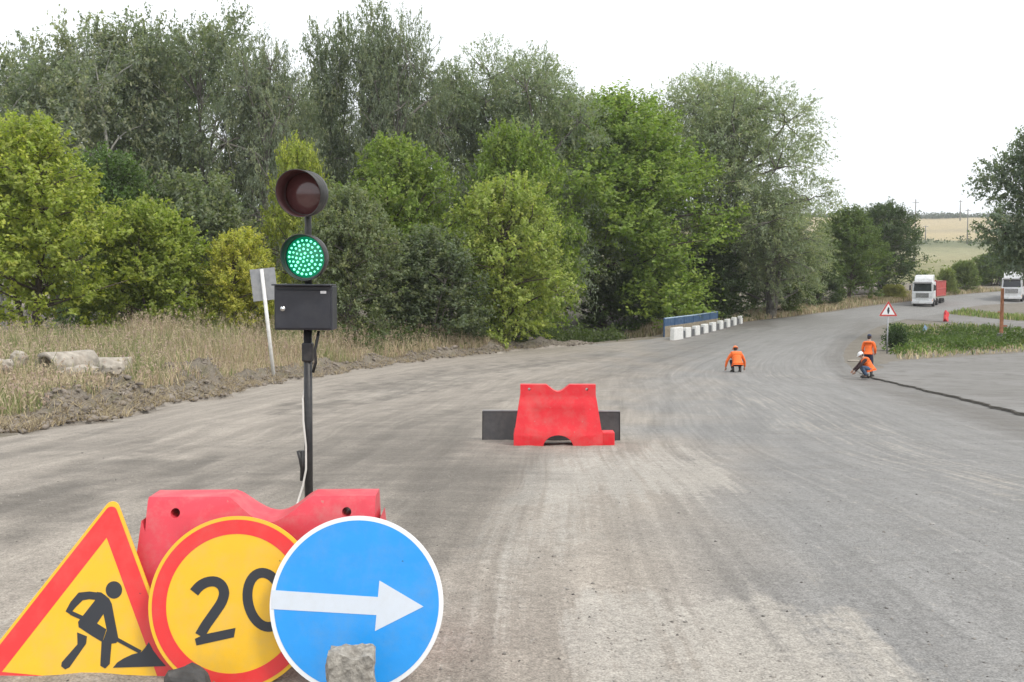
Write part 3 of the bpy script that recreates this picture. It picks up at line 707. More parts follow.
tree("dark_bush", "dark low bush between the huge willow and the far dark trees", "bush", 'bush', 41, 812, 124, 252, 60, (.080, .120, .042), FR, 46000, 'brown', rot=1.9)
tree("maple_tree", "green roundish tree at the bend, left of the darkest far tree", "tree", 'maple', 31, 846, 132, 206, 84, (.125, .178, .052), None, 46000, 'brown', rot=5.5)
tree("dark_tree", "dark rounded tree above the white truck at the bend", "tree", 'maple', 34, 882, 142, 202, 80, (.085, .125, .055), None, 46000, 'brown')
tree("yellow_bush", "small yellowish bush at the road edge left of the white truck", "bush", 'bush', 41, 893, 134, 284, 26, (.30, .30, .10), None, 46000, 'brown')
tree("maple_bush", "pale green roadside bush right behind the red tipper truck", "bush", 'bush', 42, 945, 143, 268, 22, (.22, .26, .09), None, 46000, 'brown')
tree("maple_bush", "green sapling with a round top standing between the truck and the wide far bush", "bush", 'bush', 41, 962, 148, 260, 32, (.17, .215, .08), None, 46000, 'brown')
tree("maple_bush", "wide green bush on the slope left of the second truck", "bush", 'bush', 41, 992, 162, 253, 50, (.145, .20, .065), None, 46000, 'brown', rot=3)
tree("maple_bush", "green bush directly behind the second truck", "bush", 'bush', 42, 1022, 166, 256, 44, (.135, .19, .06), None, 46000, 'brown', rot=1)
tree("dark_tree", "dark grey-green tree hanging into the right edge of the photo", "tree", 'poplar', 14, 1058, 72, 112, 155, (.185, .228, .175), None, 80000, 'brown', rot=2.6)
for me_c, me_t, r0, ob in PROTO.values():
    for o in ob: bpy.data.objects.remove(o)

# far hedges and tree line on the hill (nobody could count them)
def clumps(name, label, pts, hgt, wid, color, nl=40, seed=3, ll=.9):
    g = np.random.default_rng(seed); pts = np.asarray(pts); n = len(pts)*nl
    hh = g.uniform(.4, 1.2, len(pts))*hgt
    pos = np.repeat(pts, nl, 0) + g.normal(size=(n, 3))*np.array([wid, wid, 0])
    pos[:, 2] += g.uniform(0, 1, n)*hh.repeat(nl)
    la = unit(n, g); ln = unit(n, g); ln = nrmz(ln - la*np.sum(ln*la, 1, keepdims=True))
    V, Fq = quads(pos, la, ln, ll*g.uniform(.6, 1.4, n), ll*.6)
    var = np.stack([np.clip(.5 + .2*g.normal(size=len(pts)).repeat(nl), 0, 1), g.uniform(0, .8, n), np.zeros(n)], 1).repeat(4, 0)
    o = mesh_np(name, V, Fq, LEAF, attrs={"var": var}); o.color = (*color, 1); return tag(o, label, kind="stuff")
g = np.random.default_rng(5)
xx = g.uniform(150, 900, 420); clumps("treeline", "dark line of far trees along the top of the hill", np.stack([xx, np.full(420, 1010) + g.normal(size=420)*8, hz(np.full(420, 1010.))], 1), 5, 4, (.075, .095, .065), 30, 3, 2.4)
xx = g.uniform(40, 520, 300); yy = 468 + g.normal(size=300)*9 + xx*.02
clumps("hedgerow", "grey-green hedge strip across the middle of the hillside", np.stack([xx, yy, hz(yy)], 1), 3.4, 2.0, (.09, .11, .06), 34, 4, 1.3)
xx = g.uniform(50, 300, 260); yy = g.uniform(175, 300, 260)
clumps("field_scrub", "low green scrub scattered on the slope behind the trucks", np.stack([xx, yy, hz(yy)], 1), 1.0, 1.2, (.17, .19, .07), 26, 5, .6)

# grasses and weeds
def blades(name, label, pts, hgt, cols, wd=.012, lean=.35, seed=1, heads=.0):
    """pts (n,3) roots; each blade is a bent pair of narrow faces"""
    g = np.random.default_rng(seed); n = len(pts); h = hgt*g.uniform(.45, 1.25, n)
    a = g.uniform(0, 6.283, n); d = np.stack([np.cos(a), np.sin(a), np.zeros(n)], 1); s = np.stack([-np.sin(a), np.cos(a), np.zeros(n)], 1)
    b2 = g.uniform(0, 6.283, n); s = np.stack([np.cos(b2), np.sin(b2), np.zeros(n)], 1)
    le = (g.uniform(0, lean, n)*h)[:, None]; w = (wd*g.uniform(.6, 1.5, n))[:, None]
    up = np.array([0, 0, 1.])
    m1 = pts + d*le*.35 + up*(h*.55)[:, None]; t = pts + d*le + up*(h*np.sqrt(1 - .2*g.uniform(0, 1, n)))[:, None]
    V = np.stack([pts - s*w, pts + s*w, m1 + s*w*.8, m1 - s*w*.8, t + s*w*.25, t - s*w*.25], 1).reshape(-1, 3)
    k = np.arange(n)*6; Fq = np.concatenate([np.stack([k, k+1, k+2, k+3], 1), np.stack([k+3, k+2, k+4, k+5], 1)])
    c = np.repeat(cols, 6, 0)
    if heads > 0:
        sel = np.where(g.uniform(0, 1, n) < heads)[0]; m = 5; N2 = len(sel)*m
        pos = np.repeat(t[sel], m, 0) + g.normal(size=(N2, 3))*np.array([.035, .035, .07]); la = nrmz(unit(N2, g) + np.array([0, 0, .8])); ln = unit(N2, g); ln = nrmz(ln - la*np.sum(ln*la, 1, keepdims=True))
        V2, F2 = quads(pos, la, ln, .10, .035); F2 = F2 + len(V)
        hc = np.where(g.uniform(0, 1, (len(sel), 1)) < .5, [[.46, .35, .28]], [[.50, .42, .28]]).repeat(m*4, 0)
        V = np.concatenate([V, V2]); Fq = np.concatenate([Fq, F2]); c = np.concatenate([c, hc])
    o = mesh_np(name, V, Fq, GRASSM, attrs={"Col": c}); return tag(o, label, kind="stuff")
def pick(n, g, pal, w): return np.array(pal)[g.choice(len(pal), n, p=w)] * g.uniform(.75, 1.25, (n, 1))
g = np.random.default_rng(21)
n = 95000
Yg = 12 + (g.uniform(0, 1, n)**1.5)*52; dg = .7 + g.uniform(0, 1, n)**1.25*np.interp(Yg, [12, 40, 60, 68], [13, 24, 8, 4]); xg = xl(Yg) - dg - .5*vn(Yg, 1.1)
u_, v_ = proj(xg, Yg, hz(Yg)); keep = (u_ > -140) & (u_ < 520); xg, Yg, dg = xg[keep], Yg[keep], dg[keep]; n = len(xg)
patch = fbm(xg*.35, Yg*.25); keep = g.uniform(0, 1, n) < sstep(.2, .5, patch + .2*vn(xg*1.5, Yg*1.2)) * np.where(dg < 1.6, .6, 1); xg, Yg, dg, patch = xg[keep], Yg[keep], dg[keep], patch[keep]; n = len(xg)
STRAW = [(.56, .47, .31), (.50, .40, .26), (.42, .31, .22), (.60, .52, .36), (.30, .31, .14), (.20, .25, .09)]
c = pick(n, g, STRAW, [.26, .24, .18, .12, .12, .08]); green = patch < .44
c[green] = pick(int(green.sum()), g, STRAW, [.08, .08, .04, .04, .36, .40])
pts = np.stack([xg, Yg, zleft(xg, Yg) - .02], 1)
hg = np.interp(dg, [.7, 1.6, 4.0], [.32, .85, 1.1]) * g.uniform(.7, 1.1, n) * (.6 + .8*vn(xg*.6 + 9, Yg*.5))
u_, v_ = proj(xg, Yg, hz(Yg) + .3); low_ = (u_ < 132) & (v_ > 352) & (v_ < 425); hg = np.where(low_, hg*.72, hg)
o = blades("dry_grass", "tall dry straw-coloured grass and weeds left of the road", pts, hg, c, .010, .45, 2, .16)
n = 7000; Yg = 19 + g.uniform(0, 1, n)**1.3*42; dg = 2.2 + g.uniform(0, 1, n)*np.interp(Yg, [19, 40, 62], [14, 20, 4]); xg = xl(Yg) - dg
k_ = vn(xg*.55 + 3, Yg*.45) > .50; xg, Yg = xg[k_], Yg[k_]; n = len(xg); u_, v_ = proj(xg, Yg, hz(Yg) + .3); low_ = (u_ < 132) & (v_ > 352) & (v_ < 425)
blades("dry_weeds", "tall pinkish seed-headed weeds standing above the dry grass", np.stack([xg, Yg, zleft(xg, Yg) - .02], 1), np.where(low_, .6, 1.25)*(.75 + .5*vn(xg*.9, Yg*.8)), pick(n, g, [(.46, .36, .27), (.40, .33, .22), (.33, .27, .18), (.28, .27, .14)], [.35, .3, .2, .15]), .009, .30, 31, .85)
# right island and second strip: green weeds
n = 24000; Yg = g.uniform(47, 98, n); xg = xr(Yg) + .3 + g.uniform(0, 1, n)**1.1*38
A_ = np.array(lo)[:, :2]; ylo = np.interp(xg, A_[:, 0], A_[:, 1])
keep = (xg > _ax(np.clip(Yg, 40, 72)) * (Yg < 72) - 0) if False else ((Yg > np.interp(xg, [15, 18.2, 20.8, 25.5, 31.5, 40, 62], [46, 50.5, 54.5, 58.5, 62.5, 66.5, 72.5])) & (Yg < ylo - 1.5) & (xg > xr(Yg) + 1.0))
uu_, vv_ = proj(xg, Yg, hz(Yg)); keep &= (vn(xg*.7 + 5, Yg*.6) > .22); keep &= uu_ > np.interp(vv_, [318, 330, 350, 365], [905, 882, 884, 898]) + 10*vn(xg*.8, Yg*.5)
xg, Yg = xg[keep], Yg[keep]; n = len(xg); nearedge = sstep(0, 6, Yg - np.interp(xg, [15, 18.2, 20.8, 25.5, 31.5, 40, 62], [46, 50.5, 54.5, 58.5, 62.5, 66.5, 72.5]))
GRN = [(.18, .27, .065), (.27, .33, .09), (.12, .19, .055), (.40, .36, .18)]
c = pick(n, g, GRN, [.35, .3, .2, .15]); pp_ = fbm(xg*.28 + 40, Yg*.28); dk_ = pp_ < .42; c[dk_] = c[dk_]*.62; dryp = (g.uniform(0, 1, n) > nearedge*.9 + .1) | ((pp_ > .53) & (g.uniform(0, 1, n) < .55)); c[dryp] = pick(int(dryp.sum()), g, STRAW, [.3, .25, .15, .1, .1, .1])
blades("green_weeds", "green weeds and grass on the island between apron and side road", np.stack([xg, Yg, zright(xg, Yg) - .02], 1), (.12 + .55*fbm(xg*.3, Yg*.3))*np.where(dryp, .7, 1), c, .035, .6, 3)
n = 16000; xg = g.uniform(44, 90, n); B_ = np.array(hi)[:, :2]; yh = np.interp(xg, B_[:, 0], B_[:, 1]); Yg = yh + .8 + g.uniform(0, 1, n)*16
keep = xg > xr(Yg) + .8; xg, Yg = xg[keep], Yg[keep]; n = len(xg)
blades("green_weeds", "green grass strip beyond the side road, below the second truck", np.stack([xg, Yg, zright(xg, Yg) - .02], 1), .22 + .5*fbm(xg*.2, Yg*.3), pick(n, g, GRN, [.3, .4, .1, .2]), .045, .6, 4)
n = 16000; Yg = g.uniform(92, 150, n); xg = xl(Yg) - .6 - g.uniform(0, 1, n)*7
blades("dry_grass", "pale dry grass along the left road edge beyond the bridge", np.stack([xg, Yg, zleft(xg, Yg) - .02], 1), .35 + .5*fbm(xg*.3, Yg*.3), pick(n, g, STRAW, [.3, .2, .1, .2, .1, .1]), .035, .5, 5)
# low dark weeds along the tree foot
def leafmat(name, label, pts, hgt, wid, color, nl, seed, ll): return clumps(name, label, pts, hgt, wid, color, nl, seed, ll)
Yg = g.uniform(54, 80, 330); dgs = g.uniform(2.5, 7, 330); xg = xl(Yg) - dgs
leafmat("undergrowth", "dark leafy undergrowth at the foot of the trees", np.stack([xg, Yg, zleft(xg, Yg)], 1), 1.3, .45, (.085, .115, .04), 60, 6, .22)
xg = g.uniform(23, 42, 130); Yg = np.interp(xg, [21, 25.5, 31.5, 42], [57, 61, 65, 72]) + g.uniform(0, 16, 130); uu_, vv_ = proj(xg, Yg, hz(Yg)); k_ = uu_ > 893; xg, Yg = xg[k_], Yg[k_]
leafmat("leafy_weeds", "broad-leaved dark green weeds in the grass island", np.stack([xg, Yg, zright(xg, Yg)], 1), .8, .5, (.10, .15, .04), 60, 7, .22)

# loose stones, clods and straw
def ico_np(sub=1):
    b = bmesh.new(); bmesh.ops.create_icosphere(b, subdivisions=sub, radius=1); b.verts.index_update()
    V = np.array([v.co for v in b.verts]); Fq = np.array([[v.index for v in f.verts] for f in b.faces]); b.free(); return V, Fq
def stones(name, label, pts, r, m, seed, sub=1, flat=.65):
    g = np.random.default_rng(seed); V0, F0 = ico_np(sub) if sub else (np.array([[1, 0, 0], [0, 1, 0], [-1, 0, 0], [0, -1, 0], [0, 0, 1], [0, 0, -1.]]), np.array([[0, 1, 4], [1, 2, 4], [2, 3, 4], [3, 0, 4], [1, 0, 5], [2, 1, 5], [3, 2, 5], [0, 3, 5]])); n = len(pts); r = np.broadcast_to(r, (n,))
    sc = g.uniform(.6, 1.3, (n, 1, 3))*np.array([1, 1, flat]); V = V0[None]*sc*(1 + .28*g.normal(size=(n, len(V0), 1)))*r[:, None, None]
    a = g.uniform(0, 6.28, n); ca, sa = np.cos(a)[:, None], np.sin(a)[:, None]
    V = np.stack([V[..., 0]*ca - V[..., 1]*sa, V[..., 0]*sa + V[..., 1]*ca, V[..., 2]], -1) + pts[:, None]
    Fq = (F0[None] + (np.arange(n)*len(V0))[:, None, None]).reshape(-1, 3)
    o = mesh_np(name, V.reshape(-1, 3), Fq, m); return tag(o, label, kind="stuff")
CLOD = mat("dry_clod", (.215, .185, .155), .95, var=.35, scale=3); CHIP = mat("stone_chip", (.26, .24, .215), .9, var=.5, scale=2); DCHIP = mat("dark_chip", (.09, .082, .075), .9, var=.4, scale=2)
n = 4200; Yg = 16 + g.uniform(0, 1, n)**1.3*56; dgs = np.abs(g.normal(size=n))*.75 + .1; xg = xl(Yg) - dgs + .25
stones("soil_clods", "crumbled dry soil clods heaped along the left road edge", np.stack([xg, Yg, zleft(xg, Yg) + .02], 1), (.015 + .075*g.uniform(0, 1, n)**2.2)*(1 + 1.0*(g.uniform(0, 1, n) > .95)), CLOD, 8)
def onroad(n, g, y0, y1, pw):
    Y = y0 + g.uniform(0, 1, n)**pw*(y1 - y0); f = g.uniform(.01, .99, n); x = xl(Y) + (xr(Y) - xl(Y))*f
    ri = np.clip(np.searchsorted(ROW1, Y), 0, len(ROW1)-1); ci = np.clip((f*(NC-1)).round().astype(int), 0, NC-1)
    return np.stack([x, Y, RZ[ri, ci]], 1)
p_ = onroad(9000, g, 3.0, 34, 1.7); stones("gravel", "small pale stone chips scattered on the road", p_, g.uniform(.004, .013, len(p_)), CHIP, 9, 0)
p_ = onroad(3200, g, 3.0, 34, 1.7); stones("gravel", "small dark stone chips scattered on the road", p_, g.uniform(.003, .011, len(p_)), DCHIP, 10, 0)
n = 12000; Yg = 16 + g.uniform(0, 1, n)**1.2*50; dgs = np.abs(g.normal(size=n))*.8; xg = xl(Yg) - dgs + .2
blades("straw", "dead straw raked over the soil heap at the road edge", np.stack([xg, Yg, zleft(xg, Yg)], 1), (.06 + .16*g.uniform(0, 1, n)), pick(n, g, [(.42, .35, .22), (.34, .27, .18), (.2, .16, .11)], [.5, .3, .2]), .008, 3.0, 12)
# ---------------------------------------------------------------- materials for the objects
RED = mat("red_barrier_plastic", (.62, .05, .075), .42, var=.10, scale=5, dirt=(.42, .30, .26), dirt_amt=.42, dscale=7, spec=.45)
REDF = mat("bright_barrier_plastic", (.66, .02, .03), .45, var=.08, scale=4, dirt=(.40, .22, .18), dirt_amt=.35, dscale=5, spec=.4)
SY = mat("sign_yellow", (.80, .46, .02), .38, var=.03, scale=9, bump=.12, dirt=(.52, .38, .16), dirt_amt=.42, dscale=6, spec=.4)
SRED = mat("sign_red", (.72, .035, .035), .38, var=.03, scale=9, bump=.12, dirt=(.5, .16, .13), dirt_amt=.35, dscale=6, spec=.4)
SBLU = mat("sign_blue", (.022, .30, .78), .36, var=.03, scale=9, bump=.12, dirt=(.16, .30, .5), dirt_amt=.40, dscale=6, spec=.4)
SWH = mat("sign_white", (.78, .79, .80), .4, var=.03, dirt=(.6, .57, .5), dirt_amt=.2, dscale=12)
SBK = mat("sign_black", (.022, .025, .032), .5, var=.1)
ZINC = mat("sign_back_metal", (.33, .335, .345), .45, .6, var=.15, dirt=(.3, .28, .25), dirt_amt=.4)
BLK = mat("black_paint", (.014, .014, .016), .45, var=.3, dirt=(.12, .11, .10), dirt_amt=.35, dscale=10)
BOXM = mat("box_dark_paint", (.022, .024, .032), .42, var=.15, scale=12, dirt=(.10, .10, .10), dirt_amt=.22, dscale=8)
BOARD = mat("dark_board", (.050, .052, .055), .7, var=.2, scale=3, dirt=(.16, .15, .14), dirt_amt=.5, dscale=2.5)
def specks(m, col=(.03, .03, .03), sc=38, thr=.93):
    t = m.node_tree; p = t.nodes["Principled BSDF"]; src = p.inputs["Base Color"].links[0].from_socket
    tc = N_(m, "ShaderNodeTexCoord"); v = N_(m, "ShaderNodeTexVoronoi"); v.inputs["Scale"].default_value = sc; t.links.new(tc.outputs["Object"], v.inputs["Vector"])
    a = N_(m, "ShaderNodeMath", operation='GREATER_THAN'); a.inputs[1].default_value = thr; t.links.new(v.outputs["Color"], a.inputs[0])
    n = N_(m, "ShaderNodeTexNoise"); n.inputs["Scale"].default_value = 160; t.links.new(tc.outputs["Object"], n.inputs["Vector"])
    d = N_(m, "ShaderNodeMath", operation='MULTIPLY_ADD'); d.inputs[1].default_value = .5; t.links.new(n.outputs[0], d.inputs[0]); t.links.new(v.outputs["Distance"], d.inputs[2])
    b = N_(m, "ShaderNodeMath", operation='LESS_THAN'); b.inputs[1].default_value = .40; t.links.new(d.outputs[0], b.inputs[0])
    c = N_(m, "ShaderNodeMath", operation='MULTIPLY'); t.links.new(a.outputs[0], c.inputs[0]); t.links.new(b.outputs[0], c.inputs[1])
    x = N_(m, "ShaderNodeMixRGB"); x.inputs[2].default_value = (*col, 1); f = N_(m, "ShaderNodeMath", operation='MULTIPLY'); f.inputs[1].default_value = .55; t.links.new(c.outputs[0], f.inputs[0])
    t.links.new(f.outputs[0], x.inputs[0]); t.links.new(src, x.inputs[1]); t.links.new(x.outputs[0], p.inputs["Base Color"])
for m_ in (SY, SRED, SBLU, SWH): specks(m_)
for m_ in (RED, REDF): specks(m_, (.35, .22, .18), 22, .8)
CHROME = mat("bright_metal", (.7, .7, .7), .25, 1, var=.05)
WPAINT = mat("white_paint", (.72, .72, .70), .55, var=.1, dirt=(.4, .36, .3), dirt_amt=.4, dscale=5)
CONC = mat("concrete", (.33, .31, .275), .9, var=.4, scale=34, bump=1.0, dirt=(.12, .105, .09), dirt_amt=.85, dscale=16)
DSTONE = mat("dark_stone", (.05, .048, .046), .85, var=.4, scale=20, bump=.6, dirt=(.15, .14, .13), dirt_amt=.5, dscale=9)
CABLE = mat("pale_cable", (.6, .58, .54), .5, var=.1)
SHELL = mat("lamp_shell", (.035, .035, .034), .5, var=.2, dirt=(.2, .19, .17), dirt_amt=.4, dscale=9)
RUBBER = mat("rubber", (.018, .018, .019), .85, var=.2, dirt=(.15, .13, .11), dirt_amt=.5, dscale=6)
GLASS = mat("dark_glass", (.012, .016, .02), .08, var=.05, spec=.6)
def emit(name, col, s, base=(0, 0, 0)):
    m = mat(name, base if any(base) else col, .3, var=.02); p = m.node_tree.nodes["Principled BSDF"]
    p.inputs["Emission Color"].default_value = (*col, 1); p.inputs["Emission Strength"].default_value = s; return m
LED = emit("green_led", (.22, 1.0, .62), 1.5); GGLOW = emit("green_lens", (.0, .42, .20), .30, (.01, .12, .06))
RLENS = mat("red_lens", (.11, .045, .045), .16, var=.1, spec=.5, coat=.4)
RVIS = mat("red_visor_inside", (.060, .020, .020), .6, var=.2)
GVIS = mat("green_visor_inside", (.008, .030, .022), .6, var=.2)
gz = lambda x, y: float(hz(y))

# ---------------------------------------------------------------- water-filled plastic barriers
def barrier(name, label, loc, rotz, m, Wb=1.12, Wt=.98, H=.84, dip=.085, holes=True, arch=(.36, .20), panel=True, dipx=(-.15, .16), tilt=(0, 0), group=None):
    r = thing(name, label, "barrier", loc, (tilt[0], tilt[1], rotz), group)
    def half(z):   # half depth of the block at height z
        return np.interp(z, [0, .16, .20, .62, .68, H], [.26, .25, .235, .115, .09, .075])
    zt = H; o = []
    o += [(-Wb/2, 0), (-arch[0]/2, 0)]
    o += [(arch[0]/2*math.cos(a), arch[1]*math.sin(a)) for a in np.linspace(math.pi, 0, 15)[1:-1]]
    o += [(arch[0]/2, 0), (Wb/2, 0), (Wb/2, .19), (Wb/2 - .012, .21), (Wt/2 + .02, .60), (Wt/2, H - .14), (Wt/2, zt)]
    dx = np.linspace(dipx[1] + .05, dipx[0] - .05, 19)
    o += [(float(x), zt - dip*float(np.sin(np.pi*np.clip((x - dipx[0] + .05)/(dipx[1] - dipx[0] + .1), 0, 1))**1.3)) for x in dx]
    o += [(-Wt/2, zt), (-Wt/2, H - .14), (-Wt/2 - .02, .60), (-Wb/2 + .012, .21), (-Wb/2, .19)]
    hl = [circ(s*(Wt/2 - .125), H - .065, .021, 14) for s in (-1, 1)] if holes else []
    b = bmesh.new(); ed = []
    for loop in [o] + hl:
        vs = [b.verts.new((x, 0, z)) for x, z in loop]; ed += [b.edges.new((vs[i], vs[(i+1) % len(vs)])) for i in range(len(vs))]
    bmesh.ops.triangle_fill(b, use_beauty=True, edges=ed)
    for z in (.16, .20, .24, .255, .52, .535, .62, .68, .72):
        bmesh.ops.bisect_plane(b, geom=b.verts[:] + b.edges[:] + b.faces[:], plane_co=(0, 0, z), plane_no=(0, 0, 1))
    pw = Wt*.36
    for x in (-pw, -pw + .015, pw - .015, pw, -Wt/2 + .05, Wt/2 - .05):
        bmesh.ops.bisect_plane(b, geom=b.verts[:] + b.edges[:] + b.faces[:], plane_co=(x, 0, 0), plane_no=(1, 0, 0))
    front = b.verts[:]
    ret = bmesh.ops.extrude_face_region(b, geom=b.faces[:]); back = [v for v in ret['geom'] if isinstance(v, bmesh.types.BMVert)]
    for lst, s in ((front, -1), (back, 1)):
        for v in lst:
            h = float(half(v.co.z))
            if panel and abs(v.co.x) < pw - .008 and .248 < v.co.z < .53: h -= .006
            v.co.y = s*h
    bmesh.ops.recalc_face_normals(b, faces=b.faces[:])
    me = bpy.data.meshes.new("body"); b.to_mesh(me); b.free(); me.materials.append(m)
    ob = link(bpy.data.objects.new("body", me), r)
    md = ob.modifiers.new("bevel", 'BEVEL'); md.width = .030; md.segments = 4; md.limit_method = 'ANGLE'; md.angle_limit = R(38)
    me.polygons.foreach_set("use_smooth", np.ones(len(me.polygons), bool)); me.set_sharp_from_angle(angle=R(25))
    return r
FB = (-1.108, 4.46, float(hz(4.46)) - .01)
fb = barrier("traffic_barrier", "red plastic barrier behind the three road signs, with a round dip in its top", FB, R(1.5), RED, Wb=1.12, Wt=1.0, H=.695, dip=.105, dipx=(-.10, .17))
bb0 = P(558.5, 445.5)
bb = barrier("traffic_barrier", "bright red plastic barrier in the middle of the road before a dark board", (bb0[0], bb0[1] + .25, float(hz(bb0[1] + .25)) - .01), R(-1), REDF, Wb=1.24, Wt=1.06, H=.86, dip=.10, dipx=(-.12, .12), arch=(.42, .17))
c = MB(); c.box((.70, -.10, .105), (.18, .22, .21), .02, seg=3); c.build("foot_block", REDF, bb)
# dark board leaning on the far side
cb = P(551, 444); bY = cb[1] + .62
br_ = thing("dark_board", "long dark grey board standing behind the red barrier in the road", "board", (at(551, 440, bY).x, bY, float(hz(bY)) - .03), (R(-6), 0, R(-2)))
c = MB(); c.box((0, 0, .225), (2.02, .03, .45), .006); c.build("panel", BOARD, br_)
c = MB(); c.box((0, 0, .462), (2.03, .045, .022), .004); c.build("top_rail", ZINC, br_)
for sx_ in (-1.012, 1.012): c = MB(); c.box((sx_, 0, .225), (.014, .045, .45), .003); c.build("end_rail", BLK, br_)

# ---------------------------------------------------------------- the three road signs
def sign_frame(u, v, Y, lean, yaw=0, roll=0):
    p = at(u, v, Y)
    return p, Matrix.Translation(p) @ Matrix.Rotation(R(yaw), 4, 'Z') @ Matrix.Rotation(-R(lean), 4, 'X') @ Matrix.Rotation(R(roll), 4, 'Y')
def to_plane(Mx, u, v):
    """where a line of sight meets the sign's own plane, in the sign's local x,z"""
    Mi = Mx.inverted(); o_ = Mi @ Vector((0, 0, EYE)); d_ = (Mi.to_3x3() @ Vector(ray(u, v))); t = -o_.y/d_.y; q_ = o_ + d_*t; return (q_.x, q_.z)
def round_tri(h, r, n=6):
    """equilateral triangle outline, height h, centred, rounded corners of radius r"""
    out = []; R_ = h*2/3
    for k in range(3):
        a = R(90 + 120*k); cx_, cz_ = (R_ - 2*r)*math.cos(a), (R_ - 2*r)*math.sin(a)
        out += [(cx_ + r*math.cos(a + R(-60 + 120*j/n)), cz_ + r*math.sin(a + R(-60 + 120*j/n))) for j in range(n + 1)]
    return out
def sharp_tri(h): return [(h*2/3*math.cos(R(90 + 120*k)), h*2/3*math.sin(R(90 + 120*k))) for k in range(3)]
# triangle, men at work
p, MT = sign_frame(90, 631, 4.13, 17, 0, 5)
ts = thing("road_sign", "yellow triangular roadworks sign with a red border and a digging man", "road sign"); ts.matrix_world = MT
c = MB(); c.prism(round_tri(.86, .030), 0, .012); c.prism(round_tri(.832, .03), .012, .03); c.build("plate", SY, ts, bevel=.003)
c = MB(); c.prism(round_tri(.820, .026), -.0012, 0, [sharp_tri(.582)[::-1]]); c.build("border", SRED, ts)
zp = lambda x, y: (x/3.553, 490 + y/3.553)
def gl(pts): return [to_plane(MT, *zp(*q)) for q in pts]
G = MB()
G.prism(gl([(405+29*math.cos(R(a)), 355+31*math.sin(R(a))) for a in range(0, 360, 15)]), -.0016, 0)
G.prism(gl([(338, 392), (345, 362), (360, 364), (375, 375), (368, 440), (345, 474), (378, 495), (364, 540), (330, 520), (280, 487), (278, 468)]), -.0017, 0)
G.prism(gl([(373, 373), (388, 386), (397, 404), (420, 525), (414, 543), (396, 546), (366, 538), (380, 497), (368, 440)]), -.0018, 0)
G.prism(gl(ribbon([(241, 436), (262, 405), (287, 378), (318, 374), (350, 378)], [18, 26, 29, 27, 27])), -.0019, 0)
G.prism(gl([(275, 506), (309, 520), (306, 546), (247, 630), (232, 637), (218, 626), (220, 612), (276, 548)]), -.0020, 0)
G.prism(gl([(362, 532), (397, 538), (390, 618), (374, 634), (357, 624)]), -.0021, 0)
G.prism(gl(ribbon([(252, 436), (300, 458)], 15)), -.0022, 0)
G.prism(gl(ribbon([(404, 524), (500, 576)], 13)), -.0023, 0)
G.prism(gl([(402, 631), (418, 612), (440, 598), (470, 584), (502, 576), (516, 560), (529, 540), (545, 570), (566, 598), (590, 625), (586, 626)]), -.0024, 0)
G.build("digging_man", SBK, ts)
# round 20
p, MC = sign_frame(234, 603, 4.07, 13, 0, 0)
cs = thing("road_sign", "round yellow speed sign with a red ring and the number 20", "road sign"); cs.matrix_world = MC
c = MB(); c.prism(circ(0, 0, .355, 96), 0, .012); c.prism(circ(0, 0, .335, 64), .012, .03); c.build("plate", SY, cs, bevel=.003)
c = MB(); c.prism(circ(0, 0, .340, 96), -.0012, 0, [circ(0, 0, .281, 96)[::-1]]); c.build("border", SRED, cs)
zq = lambda x, y: (140 + x/3.747, 500 + y/3.747)
def gq(pts): return [to_plane(MC, *zq(*q)) for q in pts]
G = MB()
def smooth_path(pts, n=36):
    a_ = np.array(pts, float); d_ = np.concatenate([[0], np.cumsum(np.hypot(*np.diff(a_, axis=0).T))]); q_ = np.linspace(0, d_[-1], n); k_ = np.exp(-.5*((q_[:, None] - q_[None])/11)**2); k_ /= k_.sum(1, keepdims=True)
    b_ = np.stack([np.interp(q_, d_, a_[:, 0]), np.interp(q_, d_, a_[:, 1])], 1); s_ = k_ @ b_; s_[0], s_[-1] = b_[0], b_[-1]; return [tuple(v) for v in s_]
two = [(203, 346), (222, 322), (250, 306), (283, 303), (308, 318), (318, 348), (306, 385), (278, 425), (246, 470), (224, 508)]
G.prism(gq(ribbon(smooth_path(two), 38)), -.0016, 0)
G.prism(gq([(206, 520), (212, 545), (352, 514), (358, 479), (242, 503)]), -.0018, 0)
def ell(cx_, cy_, a_, b_, rot, n=40): return [(cx_ + a_*math.cos(q)*math.cos(rot) - b_*math.sin(q)*math.sin(rot), cy_ + a_*math.cos(q)*math.sin(rot) + b_*math.sin(q)*math.cos(rot)) for q in [2*math.pi*k/n for k in range(n)]]
G.prism(gq(ell(470, 374, 84, 121, R(-11))), -.0016, 0, [gq(ell(470, 374, 47, 84, R(-11)))[::-1]])
G.build("number", SBK, cs)
# blue arrow
p, MBl = sign_frame(356.5, 604, 3.98, 12, 0, 0)
bs = thing("road_sign", "round blue sign with a white arrow pointing right", "road sign"); bs.matrix_world = MBl
c = MB(); c.prism(circ(0, 0, .352, 96), 0, .012); c.prism(circ(0, 0, .335, 64), .012, .03); c.build("plate", SWH, bs, bevel=.003)
c = MB(); c.prism(circ(0, 0, .334, 96), -.0012, 0); c.build("face", SBLU, bs)
G = MB(); G.prism([to_plane(MBl, u, v) for u, v in [(271.5, 590), (378, 597), (379.5, 580.5), (423.5, 606.5), (375, 631), (376.5, 615), (271.5, 609)]], -.0024, 0); G.build("arrow", mat("arrow_white", (.60, .65, .72), .42, var=.03, dirt=(.5, .5, .48), dirt_amt=.25, dscale=14), bs)
